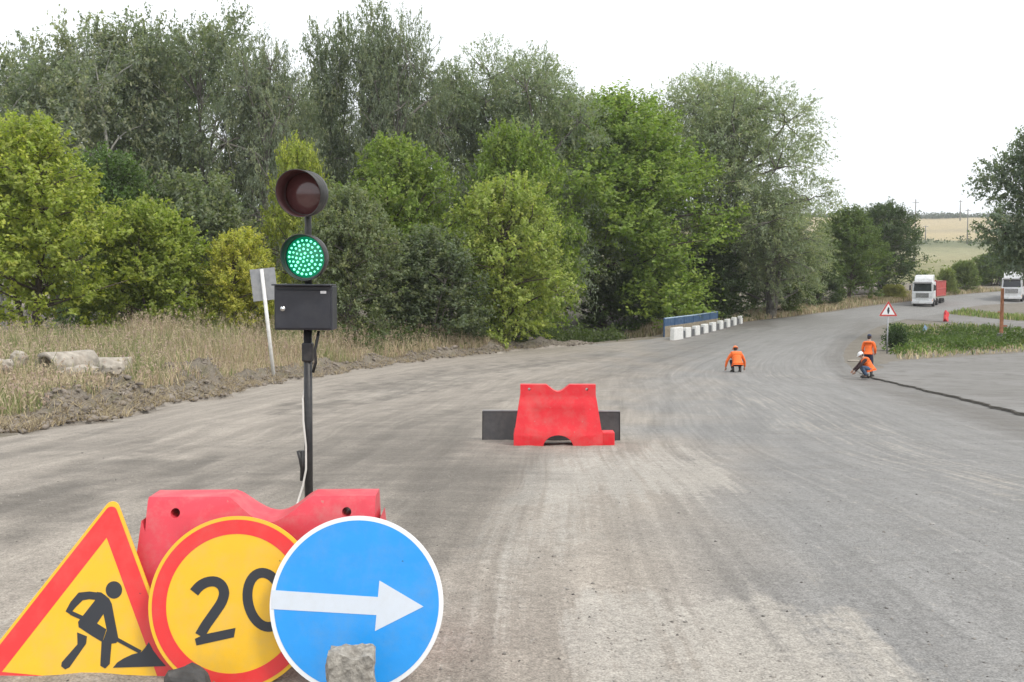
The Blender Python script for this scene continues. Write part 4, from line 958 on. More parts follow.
# stones propping the signs
def rock(name, label, loc, rad, seed, m, boxy=0.0, rough=.25, sub=3, rot=0, cat="stone"):
    V, Fq = ico_np(sub); V = V.copy(); g = np.random.default_rng(seed); o3 = g.uniform(0, 50, 3)
    if boxy > 0:
        q_ = V/np.max(np.abs(V), axis=1, keepdims=True); V = V*(1-boxy) + q_*boxy*.86
    for i_, v in enumerate(V):
        k = mnoise.fractal(Vector(v*1.3 + o3), .8, 2.1, 5)*rough + mnoise.fractal(Vector(v*5 + o3), .8, 2.1, 3)*rough*.22
        V[i_] = v*(1 + k)
    V = V*np.array(rad); V[:, 2] -= V[:, 2].min()*1.0
    o = mesh_np(name, V, Fq, m, smooth=False); o.data.set_sharp_from_angle(angle=R(28)); o.location = loc; o.rotation_euler = (0, 0, rot); return tag(o, label, cat)
px = at(352, 690, 3.70); rock("concrete_chunk", "pale concrete chunk propped against the blue arrow sign", (px.x, 3.70, float(hz(3.7)) - .06), (.100, .09, .170), 3, CONC, .75, .16, 4, .15)
px = at(188, 690, 3.80); rock("stone", "dark stone lying against the foot of the yellow speed sign", (px.x, 3.80, float(hz(3.8)) - .02), (.085, .08, .078), 8, DSTONE, .25, .26, 3, .3)
# soil the signs stand on

# ---------------------------------------------------------------- portable traffic light
TY = 6.2; tx = at(306, 300, TY).x; tzg = float(hz(TY))
tl = thing("traffic_light", "portable traffic light on a black pole showing green above a dark control box", "traffic light", (tx, TY, tzg), (0, R(.35), 0))
zrel = lambda v: at(306, v, TY).z - tzg
c = MB(); c.tube([(.0, 0, -.05), (.0, 0, zrel(330) + .02)], .026, 14); c.build("pole", BLK, tl)
c = MB(); c.box((-.012, 0, .02), (.42, .42, .035), .006); [c.box((-.012 + sx_*.16, 0, .06), (.03, .34, .05), .004) for sx_ in (-1, 1)]; c.build("base_plate", BLK, tl)
c = MB(); c.tube([(0, .03, zrel(286) - .03), (0, .03, zrel(176))], .022, 12); c.build("mast", SHELL, tl)
def lamp(v, r, yaw, vis, lens_m, vis_m, lit, cut, pitch=0):
    z = zrel(v); Mx = Matrix.Translation((at(304, 300, TY).x - tx + .022, -.06, z)) @ Matrix.Rotation(R(yaw), 4, 'Z') @ Matrix.Rotation(R(90 + pitch), 4, 'X')   # local z points at the road (-y)
    h = MB(); h.lathe([(0, -.10), (r*.62, -.10), (r*.86, -.06), (r*.98, -.01), (r*1.0, .03), (r*.96, .04), (r*.90, .035)], 40, Mx)
    hs = h.build("lamp_housing", SHELL, tl)
    v_ = MB(); bm = v_.bm; n = 48; ri = []
    for rr, zz in ((r*.97, .0), (r*1.02, vis), (r*.985, vis), (r*.90, .02)):
        ring = []
        for k in range(n):
            a = 2*math.pi*k/n; dz = zz
            if zz > .1 or zz == vis: dz = zz*(1 - cut*(.5 - .5*math.sin(a)) )
            ring.append(bm.verts.new(Mx @ Vector((rr*math.cos(a), rr*math.sin(a), dz))))
        ri.append(ring)
    for A_, B_ in zip(ri, ri[1:]):
        for k in range(n): f = bm.faces.new((A_[k], A_[(k+1) % n], B_[(k+1) % n], B_[k])); f.smooth = True
    v_.build("visor", [SHELL, vis_m], hs); vo = bpy.data.objects[hs.children[0].name]
    me = vo.data
    for f in me.polygons:
        if f.index >= 2*n: f.material_index = 1
    l = MB(); l.lathe([(0, .042), (r*.35, .038), (r*.65, .028), (r*.9, .012)], 40, Mx); l.build("lens", lens_m, hs)
    if lit:
        L_ = MB()
        for ring, cnt in ((0, 1), (1, 6), (2, 12), (3, 17), (4, 23)):
            for k in range(cnt):
                a = 2*math.pi*k/cnt + ring*.3; rr = r*.185*ring
                L_.sphere(Mx @ Vector((rr*math.cos(a), rr*math.sin(a), .047 - .032*(rr/(r*.9))**2)), tuple(np.array([.0078, .0060, .0078])*random.uniform(.7, 1.15)), 8, 5)
        L_.build("led_cluster", LED, hs)
    return hs
lamp(194.5, .140, -9, .17, RLENS, RVIS, False, .35, 4)
lamp(257.5, .140, -9, .10, GGLOW, GVIS, True, .50, 2)
zb0, zb1 = zrel(329.5), zrel(285.5); bh = zb1 - zb0; bx = at(304.5, 300, TY).x - tx
c = MB(); c.box((bx, 0, (zb0+zb1)/2), (.355, .17, bh), .006); cbx = c.build("control_box", BOXM, tl)
c = MB(); c.box((bx, -.088, (zb0+zb1)/2 - .008), (.335, .012, bh - .036), .004); dr_o = c.build("door", BOXM, cbx)
c = MB(); c.box((bx, -.05, zb1 + .004), (.358, .20, .010), .003); c.build("rain_lid", BOXM, cbx)
c = MB(); c.lathe([(0, .014), (.006, .014), (.007, .010), (.015, .010), (.017, 0)], 20, Matrix.Translation((bx - .123, -.094, (zb0+zb1)/2 - .005)) @ Matrix.Rotation(R(90), 4, 'X')); c.build("lock", CHROME, dr_o)
c = MB(); c.box((bx + .125, -.095, zb1 - .040), (.036, .003, .016), .001); c.build("label_plate", SWH, dr_o)
c = MB(); c.box((.0, .0, zrel(352)), (.066, .066, .12), .01); c.build("clamp", BLK, tl)
c = MB(); c.tube([(.035, -.02, zrel(372)), (.055, -.03, zrel(362)), (.05, -.03, zrel(350)), (.066, -.03, zrel(338)), (.070, -.01, zrel(331))], .009, 8); c.build("clamp_lever", BLK, tl)
c = MB(); c.tube([(-.03, -.02, zrel(474)), (-.045, -.03, zrel(458)), (-.058, -.03, zrel(450))], .012, 8); c.tube([(-.035, -.02, zrel(480)), (-.03, -.02, zrel(450))], .016, 8); c.build("pole_clip", BLK, tl)
cab = [(.0, .032, zrel(332)), (-.01, .035, zrel(375)), (-.030, -.012, zrel(398)), (-.024, -.036, zrel(420)), (-.008, -.04, zrel(445)), (-.008, -.04, zrel(468)), (-.026, -.05, zrel(484)), (-.055, -.07, zrel(500)), (-.10, -.2, zrel(530)), (-.14, -.5, .03), (-.3, -.9, .0)]
c = MB(); c.tube(cab, .0065, 8); c.build("cable", CABLE, tl)

# ---------------------------------------------------------------- sign seen from behind, on a leaning post
SY_ = 40.0; sp0 = at(272, 361, SY_); sp1 = at(261.5, 269, SY_); base_z = float(zleft(sp0.x, SY_))
sg = thing("road_sign", "small grey sign seen from behind on a leaning white post in the dry grass", "road sign", (sp0.x, SY_, sp0.z))
d = sp1 - sp0
c = MB(); ax_ = d.normalized()
c.tube([Vector((0, 0, 0)) - ax_*max(.3, (sp0.z - base_z) + .3), d], .075, 12); c.build("post", WPAINT, sg)
Mx = Matrix.Translation(d - ax_*.62) @ Matrix.Rotation(R(-6), 4, 'Y') @ Matrix.Rotation(R(8), 4, 'Z')
c = MB(); c.box((0.02, .095, .0), (.98, .015, 1.28), .004); o = c.build("plate", ZINC, sg); o.matrix_local = Mx
for dz_ in (-.4, .4): c = MB(); c.box((0.0, .08, dz_), (.26, .03, .06), .004); o = c.build("bracket", ZINC, sg); o.matrix_local = Mx

# ---------------------------------------------------------------- broken concrete lying in the dry grass
CONCP = mat("pale_broken_concrete", (.36, .325, .275), .9, var=.3, scale=6, bump=.5, dirt=(.22, .17, .13), dirt_amt=.7, dscale=4)
def on_left(u, v, Y):
    q_ = at(u, v, Y); return (q_.x, Y, q_.z)
ZG = lambda x, Y: float(zleft(x, Y))
def pipe(label, u, v, Y, r, L_, rz, dip_, m):
    q_ = at(u, v, Y); t = thing("concrete_pipe", label, "concrete pipe", (q_.x, Y, min(max(q_.z, ZG(q_.x, Y) + r*.85), ZG(q_.x, Y) + r*1.1)), (R(dip_), 0, R(rz)), "broken concrete in the dry grass")
    c = MB(); Mx = Matrix.Rotation(R(-90), 4, 'X')
    c.lathe([(r*.74, 0), (r*.98, .0), (r, .02), (r*.97, L_*.5), (r, L_), (r*.74, L_), (r*.72, L_*.5)], 22, Mx, closed=True)
    g_ = np.random.default_rng(int(u))
    for v_ in c.bm.verts: v_.co += Vector(g_.normal(size=3)*r*.025)
    c.build("pipe_wall", m, t); return t
pipe("broken concrete pipe with its dark open end facing the road, in the dry grass", 44, 361, 28.0, .46, 1.5, -30, 0, CONCP)
pipe("pale concrete pipe half hidden in dry grass behind the broken pipe", 94, 355, 31.0, .40, 1.1, -70, 0, CONCP)
for u, v, Y, rad, sd_, rz, lb in [(82, 367, 27, (.50, .22, .17), 5, .3, "long pale concrete slab lying right of the broken pipe"), (112, 364, 28, (.32, .25, .22), 6, .1, "small pale concrete lump at the right end of the slabs"),
                              (4, 368, 26, (.22, .2, .18), 7, .5, "pale concrete lump cut by the left edge of the photo"), (18, 360, 28, (.24, .2, .24), 12, .2, "whitish concrete lump left of the broken pipe")]:
    q_ = at(u, v, Y); o = rock("concrete_lump", lb, (q_.x, Y, min(q_.z - rad[2], ZG(q_.x, Y) + .45)), rad, sd_, CONCP, .2, .36, 3, rz, "concrete"); o["group"] = "broken concrete in the dry grass"
q_ = P(475, 353); rock("rock", "white rock on the soil heap left of the red barrier in the road", (q_[0] - .5, q_[1], float(zleft(q_[0] - .5, q_[1]))), (.36, .3, .27), 4, CONCP, .3, .25, 2)
q_ = P(538, 347); rock("rock", "small white rock on the road edge below the big green tree", (q_[0] - .5, q_[1], float(zleft(q_[0] - .5, q_[1]))), (.24, .2, .24), 9, CONCP, .3, .25, 2)

# ---------------------------------------------------------------- bridge: white kerb blocks and blue railing
b0, b1 = P(677, 340), P(743, 323.5)
KA, KB = np.array([b0[0] - .2, b0[1]]), np.array([b1[0] - .2, b1[1]])
kd = KB - KA; kl = float(np.hypot(*kd)); kang = math.atan2(kd[1], kd[0])
kt = thing("bridge_kerb", "row of white painted kerb blocks along the bridge edge", "kerb", (KA[0], KA[1], float(hz(KA[1]))), (0, 0, kang))
def zk(s_): return float(hz(KA[1] + kd[1]*s_/kl)) - float(hz(KA[1]))
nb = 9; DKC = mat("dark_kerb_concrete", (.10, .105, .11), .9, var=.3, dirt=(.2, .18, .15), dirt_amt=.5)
first = None
for k in range(nb):
    s_ = .7 + (kl - 1.2)*k/(nb - 1); bl = 1.35 if k else 2.2
    c = MB(); c.box((0, 0, .40), (bl, .40, .80 if k else 1.10), .05, seg=2, taper=.94); o = c.build("kerb_block", WPAINT, kt); o.location = (s_, 0, zk(s_)); o.rotation_euler = (0, 0, R((k*37 % 9) - 4))
    if k < nb - 1:
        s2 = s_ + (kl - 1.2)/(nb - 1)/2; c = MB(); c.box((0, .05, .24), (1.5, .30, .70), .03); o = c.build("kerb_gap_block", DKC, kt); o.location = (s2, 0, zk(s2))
RBLUE = mat("faded_blue_paint", (.025, .085, .19), .55, var=.25, scale=3, dirt=(.14, .13, .11), dirt_amt=.5, dscale=3)
TANW = mat("tan_concrete_wall", (.26, .22, .16), .9, var=.3, scale=3, bump=.3)
r0, r1 = P(664, 337.5), P(723.5, 327)
RA, RB = np.array([r0[0] + .1, r0[1] + .6]), np.array([r1[0] - .5, r1[1] + .5]); rd = RB - RA; rl = float(np.hypot(*rd))
rt_ = thing("bridge_railing", "blue panelled railing along the bridge under the huge willow", "railing", (RA[0], RA[1], float(hz(RA[1])) + .05), (0, 0, math.atan2(rd[1], rd[0])))
np_ = 6
for k in range(np_):
    s0, s1 = rl*k/np_, rl*(k+1)/np_; zm = zk((s0+s1)/2)
    c = MB(); c.box(((s0+s1)/2, 0, zm + 1.12), (s1 - s0 - .12, .05, .62), .006)
    for j in range(6): c.box((s0 + .06 + (s1 - s0 - .12)*(j + .5)/6, -.032, zm + 1.12), (.05, .014, .58), .003)
    c.build("railing_panel", RBLUE, rt_)
    c = MB(); c.box(((s0+s1)/2, .03, zm + .30), (s1 - s0, .20, 1.02), .01); c.build("parapet_panel", TANW, rt_)
for k in range(np_ + 1): c = MB(); c.box((rl*k/np_, 0, zk(rl*k/np_) + .70), (.12, .12, 1.54), .01); c.build("railing_post", RBLUE, rt_)
c = MB(); c.tube([(0, 0, zk(0) + 1.44), (rl*.5, 0, zk(rl*.5) + 1.44), (rl, 0, zk(rl) + 1.44)], .06, 10); c.build("handrail", mat("pale_blue_rail", (.30, .40, .50), .5, var=.2), rt_)

# ---------------------------------------------------------------- warning sign, orange post, tipped barrier, blue board
q_ = P(887, 353.5); WH = 53.5/F*q_[1]
ws = thing("warning_sign", "white triangular warning sign with a red border on a grey post at the bend", "road sign", (q_[0], q_[1], q_[2] - .05))
c = MB(); c.tube([(0, 0, 0), (0, 0, WH - .95)], .045, 10); c.tube([(0, .02, WH - 1.0), (0, .02, WH - .2)], .03, 8); c.build("post", mat("grey_post", (.30, .31, .32), .5, .3, var=.15), ws)
tm = Matrix.Translation((0, -.05, WH - .62)) @ Matrix.Rotation(R(-10), 4, 'Z')
c = MB(); c.prism(round_tri(.96, .04), 0, .02); o = c.build("plate", SWH, ws); o.matrix_local = tm
c = MB(); c.prism(round_tri(.945, .035), -.003, 0, [sharp_tri(.67)[::-1]]); o = c.build("border", mat("faded_sign_red", (.50, .06, .05), .5, var=.1), ws); o.matrix_local = tm
c = MB(); c.prism([(-.03, -.17), (.04, -.17), (.055, -.05), (.085, .0), (.06, .10), (.075, .17), (.03, .24), (-.02, .22), (-.045, .14), (-.07, .05), (-.05, -.06)], -.004, 0); o = c.build("symbol", SBK, ws); o.matrix_local = tm
q_ = P(1001, 341.5); OH = 54.0/F*q_[1]
ORW = mat("rusty_orange_post", (.45, .19, .10), .85, var=.35, scale=4, bump=.4, dirt=(.16, .09, .06), dirt_amt=.5, dscale=3)
op = thing("orange_post", "tall rusty orange post with short arms on a grey concrete footing in the grass", "post", (q_[0], q_[1], q_[2] - .05), (0, 0, R(12)))
c = MB(); c.box((0, 0, OH*.5 + .2), (.21, .20, OH - .4), .02, taper=.82); c.build("shaft", ORW, op)
c = MB(); c.box((.22, 0, OH*.30), (.50, .10, .12), .01); c.build("arm", ORW, op)
c = MB(); c.box((-.12, 0, OH*.56), (.40, .10, .10), .01); c.build("arm", ORW, op)
c = MB(); c.box((0, 0, .33), (.62, .6, .70), .04, taper=.85); c.build("footing", mat("grey_footing", (.28, .28, .27), .9, var=.25, scale=8), op)
q_ = P(946, 321.5); barrier("traffic_barrier", "small far red barrier tipped over beside the side road", (q_[0], q_[1], q_[2] + .36), R(60), REDF, tilt=(R(0), R(-62)))
q_ = P(903, 331); bp = thing("blue_board", "small blue board tilted in the weeds behind the warning sign", "board", (q_[0] + .6, q_[1] - 3, float(hz(q_[1] - 3)) + .0), (R(-12), R(38), R(25)))
c = MB(); c.box((0, 0, .45), (.42, .03, .62), .01); c.build("panel", mat("pale_blue_panel", (.17, .27, .40), .5, var=.1), bp); c = MB(); c.tube([(0, .03, -.3), (0, .03, .7)], .025, 8); c.build("stake", WPAINT, bp)
q_ = P(853, 361.5); o = rock("concrete_slab", "whitish flat slab lying at the road edge behind the workers", (q_[0], q_[1], q_[2] - .02), (.36, .14, .06), 14, CONCP, .6, .12, 3, .1, "slab")
for (u, v, h_, lb) in [(893, 345, 1.7, "dark round bush beside the warning sign post"), ]:
    q_ = P(u + 3, 351); 
    t = thing("dark_bush", lb, "bush", (q_[0], q_[1], q_[2])); g_ = np.random.default_rng(9); n_ = 2600
    cc = unit(n_, g_)*g_.uniform(.35, 1, (n_, 1))*np.array([.75, .7, .85])*(1 + .25*g_.normal(size=(n_, 1))) + np.array([0, 0, .85]); cc[:, 2] = np.maximum(cc[:, 2], .05)
    la = unit(n_, g_); ln = unit(n_, g_) + np.array([0, 0, .8]); ln = nrmz(ln - la*np.sum(ln*la, 1, keepdims=True)); V_, F_ = quads(cc, la, ln, .16*g_.uniform(.6, 1.3, n_), .09)
    o = mesh_np("foliage", V_, F_, LEAF, t, attrs={"var": np.stack([g_.uniform(.3, .7, n_), g_.uniform(0, .6, n_), np.zeros(n_)], 1).repeat(4, 0)}); o.color = (.05, .085, .03, 1)
    T = Tubes(); [T.add(curve3((0, 0, -.1), cc[k]*.8, .1, g_, 4), .02, .006, 4) for k in range(9)]; mesh_np("stem", np.concatenate(T.V), np.concatenate(T.F), BARK['brown'], t)

# ---------------------------------------------------------------- far utility poles on the hill
PW = mat("weathered_pole", (.20, .19, .18), .8, var=.2)
for u, vt, vb, Y, lb in [(914, 198, 272, 260, "left grey utility pole rising from the fields above the truck"), (967, 208, 246, 470, "thin utility pole on the hillside left of the hanging tree"), (960, 200, 222, 900, "thin far pole on the skyline"), (925, 225, 252, 480, "short far pole in the lower field, left of the hillside bush")]:
    a_, b_ = at(u, vb, Y), at(u, vt, Y); zg_ = float(hz(Y)); hh = b_.z - zg_; wsc = Y/260
    t = thing("utility_pole", lb, "utility pole", (a_.x, Y, zg_ - .3), (0, 0, R(15)), "utility poles on the far hill")
    c = MB(); c.tube([(0, 0, 0), (0, 0, hh)], [.17*wsc, .11*wsc], 8); c.build("pole", PW, t)
    c = MB(); c.box((0, 0, hh*.95), (2.0*wsc**.5, .12*wsc, .12*wsc), .01); c.build("crossarm", PW, t)
    for sx_ in (-.9, 0, .9): c = MB(); c.tube([(sx_*wsc**.5, 0, hh*.95), (sx_*wsc**.5, 0, hh*.95 + .25*wsc)], .05*wsc, 6); c.build("insulator", SWH, t)

# ---------------------------------------------------------------- trucks
TWH = mat("truck_white", (.70, .71, .72), .35, var=.05, dirt=(.35, .32, .28), dirt_amt=.45, dscale=2.2, coat=.3)
TRED = mat("tipper_red", (.50, .085, .08), .5, var=.12, scale=3, dirt=(.35, .25, .2), dirt_amt=.45, dscale=2)
TGRY = mat("chassis_grey", (.05, .05, .052), .7, var=.2, dirt=(.22, .2, .17), dirt_amt=.5)
TTARP = mat("tipper_dark_grey", (.17, .175, .185), .6, var=.15, scale=2, dirt=(.3, .28, .25), dirt_amt=.4)
LAMP = mat("headlamp_glass", (.75, .77, .8), .15, var=.05); AMB = mat("amber_lens", (.6, .2, .02), .3); 
def wheel(par, x, y, r, w, dual=False):
    Mx = Matrix.Translation((x, y, r)) @ Matrix.Rotation(R(90), 4, 'Y')
    c = MB(); c.lathe([(r*.58, -w/2), (r*.9, -w/2), (r, -w*.36), (r, w*.36), (r*.9, w/2), (r*.58, w/2)], 28, Mx, closed=True); t = c.build("wheel", RUBBER, par)
    c = MB(); c.lathe([(0, -w*.3), (r*.2, -w*.42), (r*.25, -w*.2), (r*.5, -w*.25), (r*.585, -w*.45), (r*.585, w*.45), (r*.5, w*.25), (r*.25, w*.2), (r*.2, w*.42), (0, w*.3)], 22, Mx); c.build("rim", CHROME if r > .45 else TGRY, t)
def truck(label, loc, rz, bodym, tarp):
    """front looks along local -y; local origin on the road under the front bumper"""
    t = thing("tipper_truck", label, "truck", loc, (0, 0, rz), "white tipper trucks on the road")
    # cab: side profile pushed across the width
    prof = [(0.02, .55), (-.02, 1.25), (.0, 1.75), (.10, 1.95), (.28, 2.95), (.42, 3.10), (2.05, 3.12), (2.10, 1.0), (2.10, .75), (1.45, .75), (1.40, 1.0), (1.15, 1.12), (.80, 1.12), (.55, 1.0), (.45, .55)]
    Mside = Matrix.Rotation(R(90), 4, 'Z')      # profile x -> y, pushed along x
    c = MB(); c.prism(prof, -1.22, 1.22, M=Mside); cabo = c.build("cab", TWH, t, bevel=.05)
    c = MB(); dprof = [(.42, 3.10), (.60, 3.50), (1.0, 3.86), (1.6, 3.96), (2.05, 3.96), (2.05, 3.11)]; c.prism(dprof, -1.05, 1.05, M=Mside); c.build("wind_deflector", TWH, t, bevel=.06)
    c = MB(); c.prism([(-1.06, 1.93), (1.06, 1.93), (.98, 2.86), (-.98, 2.86)], -.02, .02, M=Matrix.Translation((0, .08, 0)) @ Matrix.Translation((0, 0, 1.93)) @ Matrix.Rotation(R(-10.2), 4, 'X') @ Matrix.Translation((0, 0, -1.93))); c.build("windscreen", GLASS, t)
    c = MB(); c.box((0, .0, 2.98), (2.2, .42, .06), .015, M=Matrix.Rotation(R(12), 3, 'X')); c.build("sun_visor", TGRY, t)
    for s_ in (-1, 1):
        c = MB(); c.prism([(.22, 1.98), (1.15, 1.98), (1.15, 2.75), (.40, 2.75)], -.012, .012, M=Matrix.Translation((s_*1.225, 0, 0)) @ Mside); c.build("side_window", GLASS, t)
        c = MB(); c.box((s_*1.232, .75, 1.52), (.012, 1.05, .8), .004); dd_ = c.build("door", TWH, t)
        c = MB(); c.box((s_*1.245, 1.1, 1.72), (.03, .16, .04), .005); c.build("handle", TGRY, dd_)
        c = MB(); c.tube([(s_*1.2, .2, 2.7), (s_*1.42, .06, 2.66)], .025, 8); c.box((s_*1.45, .05, 2.35), (.22, .12, .62), .03); c.build("mirror", TGRY, t)
        c = MB(); c.box((s_*.93, -.07, .78), (.46, .10, .26), .03); hb = c.build("headlight", LAMP, t)
        c = MB(); c.box((s_*1.19, -.03, .78), (.06, .12, .22), .015); c.build("indicator", AMB, hb)
        c = MB(); c.box((s_*1.10, 1.0, .52), (.26, .55, .10), .02); c.box((s_*1.10, 1.75, .62), (.24, .5, .5), .03); c.build("step", TGRY, t)
    c = MB(); c.box((0, -.03, 1.42), (1.5, .05, .56), .01); g_ = c.build("grille", TGRY, t)
    for k in range(4): c = MB(); c.box((0, -.065, 1.22 + k*.135), (1.42, .03, .055), .008); c.build("grille_bar", CHROME, g_)
    c = MB(); c.box((0, -.06, .55), (2.44, .22, .34), .05, seg=3); c.build("bumper", TWH, t)
    c = MB(); c.box((0, -.175, .50), (.62, .015, .14), .003); c.build("number_plate", SWH, t)
    c = MB(); c.box((0, 4.4, .85), (.85, 8.2, .22), .02); c.build("chassis", TGRY, t)
    # tipper body with side ribs
    L0, L1 = 2.55, 9.6; zb, zt_ = 1.25, 3.15
    c = MB(); y_ = (L0+L1)/2
    c.box((0, y_, zb + .04), (2.44, L1-L0, .08), .01); c.box((-1.21, y_, (zb+zt_)/2 + .04), (.05, L1-L0, zt_-zb), .01); c.box((1.21, y_, (zb+zt_)/2 + .04), (.05, L1-L0, zt_-zb), .01)
    c.box((0, L0 + .03, (zb+zt_)/2 + .15), (2.36, .05, zt_-zb), .01); c.box((0, L1 - .03, (zb+zt_)/2), (2.36, .05, zt_-zb - .1), .01); tb = c.build("tipper_body", bodym, t)
    for s_ in (-1, 1):
        for k in range(9): c = MB(); c.box((s_*1.255, L0 + .1 + k*(L1-L0-.2)/8, (zb+zt_)/2 + .04), (.06, .10, zt_-zb - .02), .01); c.build("rib", bodym, tb)
        for zz in (zb + .12, zb + 1.0, zt_ + .03): c = MB(); c.box((s_*1.25, y_, zz), (.10, L1-L0, .10), .01); c.build("side_rail", bodym if not tarp else TTARP, tb)
    if tarp:
        c = MB(); c.box((0, L0 - .1, 3.9), (2.5, .25, 1.75), .04); c.box((0, L0 + .6, 4.76), (2.55, 1.8, .08), .02); c.build("cab_guard", TTARP, t)
    else:
        c = MB(); c.box((0, y_, zt_ + .05), (2.36, L1-L0 - .2, .12), .04, seg=3, taper=.8); c.build("load", mat("gravel_load", (.25, .23, .2), .95, var=.3), t)
    for (y_w, dual) in ((1.28, 0), (3.6, 1), (6.9, 1), (8.25, 1)):
        for s_ in (-1, 1): wheel(t, s_*(1.06 if dual else 1.08), y_w, .50, .36 if dual else .30)
    return t
q_ = at(922, 305.5, 124); truck("white truck with a red tipper body coming round the bend", (q_.x, 124, float(hz(124)) + .0), R(-32), TRED, False)
q_ = at(1019, 303, 129); truck("white truck with a dark grey body, half hidden by the right-edge tree", (q_.x, 131, float(hz(131)) + .0), R(-33), TTARP, True)

# ---------------------------------------------------------------- people
SKIN = mat("skin", (.42, .24, .17), .55, var=.08); ORV = mat("orange_hi_vis", (.85, .16, .025), .7, var=.1, scale=9, bump=.2); YSTR = mat("reflective_strip", (.72, .66, .30), .4, var=.1)
NAVY = mat("navy_cloth", (.022, .026, .055), .85, var=.2, scale=12, bump=.3); JEAN = mat("blue_jeans", (.07, .11, .18), .85, var=.2, scale=14, bump=.3); DKC2 = mat("dark_shirt", (.045, .022, .022), .85, var=.2)
HWH = mat("white_helmet", (.78, .78, .78), .3, var=.04); HOR = mat("orange_helmet", (.82, .20, .05), .3, var=.05); HAIR = mat("dark_hair", (.02, .015, .012), .7, var=.2); BOOT = mat("boot_leather", (.025, .022, .02), .6, var=.2); EYEM = mat("eye_dark", (.03, .02, .02), .3); LIP = mat("lip", (.35, .13, .11), .5)
CAPN = mat("navy_cap", (.035, .045, .09), .7, var=.1)
def skin(name, V, E, rad, m, parent, sub=2, root=0, extra=None):
    me = bpy.data.meshes.new(name); me.from_pydata([tuple(v) for v in V], E, []); o = bpy.data.objects.new(name, me); COL.objects.link(o)
    md = o.modifiers.new("skin", 'SKIN'); md.use_smooth_shade = True; sv = me.skin_vertices[0].data
    for i_, r_ in enumerate(rad): sv[i_].radius = (r_, r_) if not isinstance(r_, tuple) else r_
    for i_ in range(len(V)): sv[i_].use_root = (i_ == root)
    if sub: s2 = o.modifiers.new("sub", 'SUBSURF'); s2.levels = sub; s2.render_levels = sub
    bpy.context.view_layer.update(); dg = bpy.context.evaluated_depsgraph_get(); nm = bpy.data.meshes.new_from_object(o.evaluated_get(dg)); bpy.data.objects.remove(o)
    if extra is not None:
        b = bmesh.new(); b.from_mesh(nm)
        tmp = bpy.data.meshes.new("t"); extra.bm.to_mesh(tmp); b.from_mesh(tmp); b.to_mesh(nm); b.free(); extra.bm.free(); bpy.data.meshes.remove(tmp)
    nm.materials.clear()
    for mm in (m if isinstance(m, list) else [m]): nm.materials.append(mm)
    nm.polygons.foreach_set("use_smooth", np.ones(len(nm.polygons), bool)); nm.name = name
    return link(bpy.data.objects.new(name, nm), parent)
def head_shape(c, fwd, tilt):
    """head with nose, ears, brow, chin, eyes and mouth; fwd is a unit vector the face looks along"""
    f = Vector(fwd).normalized(); s_ = f.cross(Vector((0, 0, 1))).normalized(); u_ = s_.cross(f).normalized()
    Mh = Matrix((s_, f, u_)).transposed().to_4x4(); Mh.translation = c
    h = MB(); h.sphere((0, 0, 0), 1, 18, 14)
    for v in h.bm.verts:
        x, y, z = v.co; x *= .075; y *= .095; z *= .118
        if z < 0: x *= 1 - .28*(-z/.118)**1.5; y *= 1 - .10*(-z/.118)
        if y > .05 and abs(x) < .03 and -.01 < z < .02: y -= .004
        v.co = Mh @ Vector((x, y, z))
    def add(fn):
        k = MB(); fn(k)
        for v in k.bm.verts: v.co = Mh @ v.co
        tmp = bpy.data.meshes.new("t"); k.bm.to_mesh(tmp); h.bm.from_mesh(tmp); k.bm.free(); bpy.data.meshes.remove(tmp)
    add(lambda k: k.tube([(0, .090, .012), (0, .104, -.012), (0, .112, -.028), (0, .094, -.036)], [.008, .011, .014, .010], 8))
    for sg_ in (-1, 1): add(lambda k: k.sphere((sg_*.076, -.005, -.005), (.010, .022, .032), 8, 6))
    return h, Mh
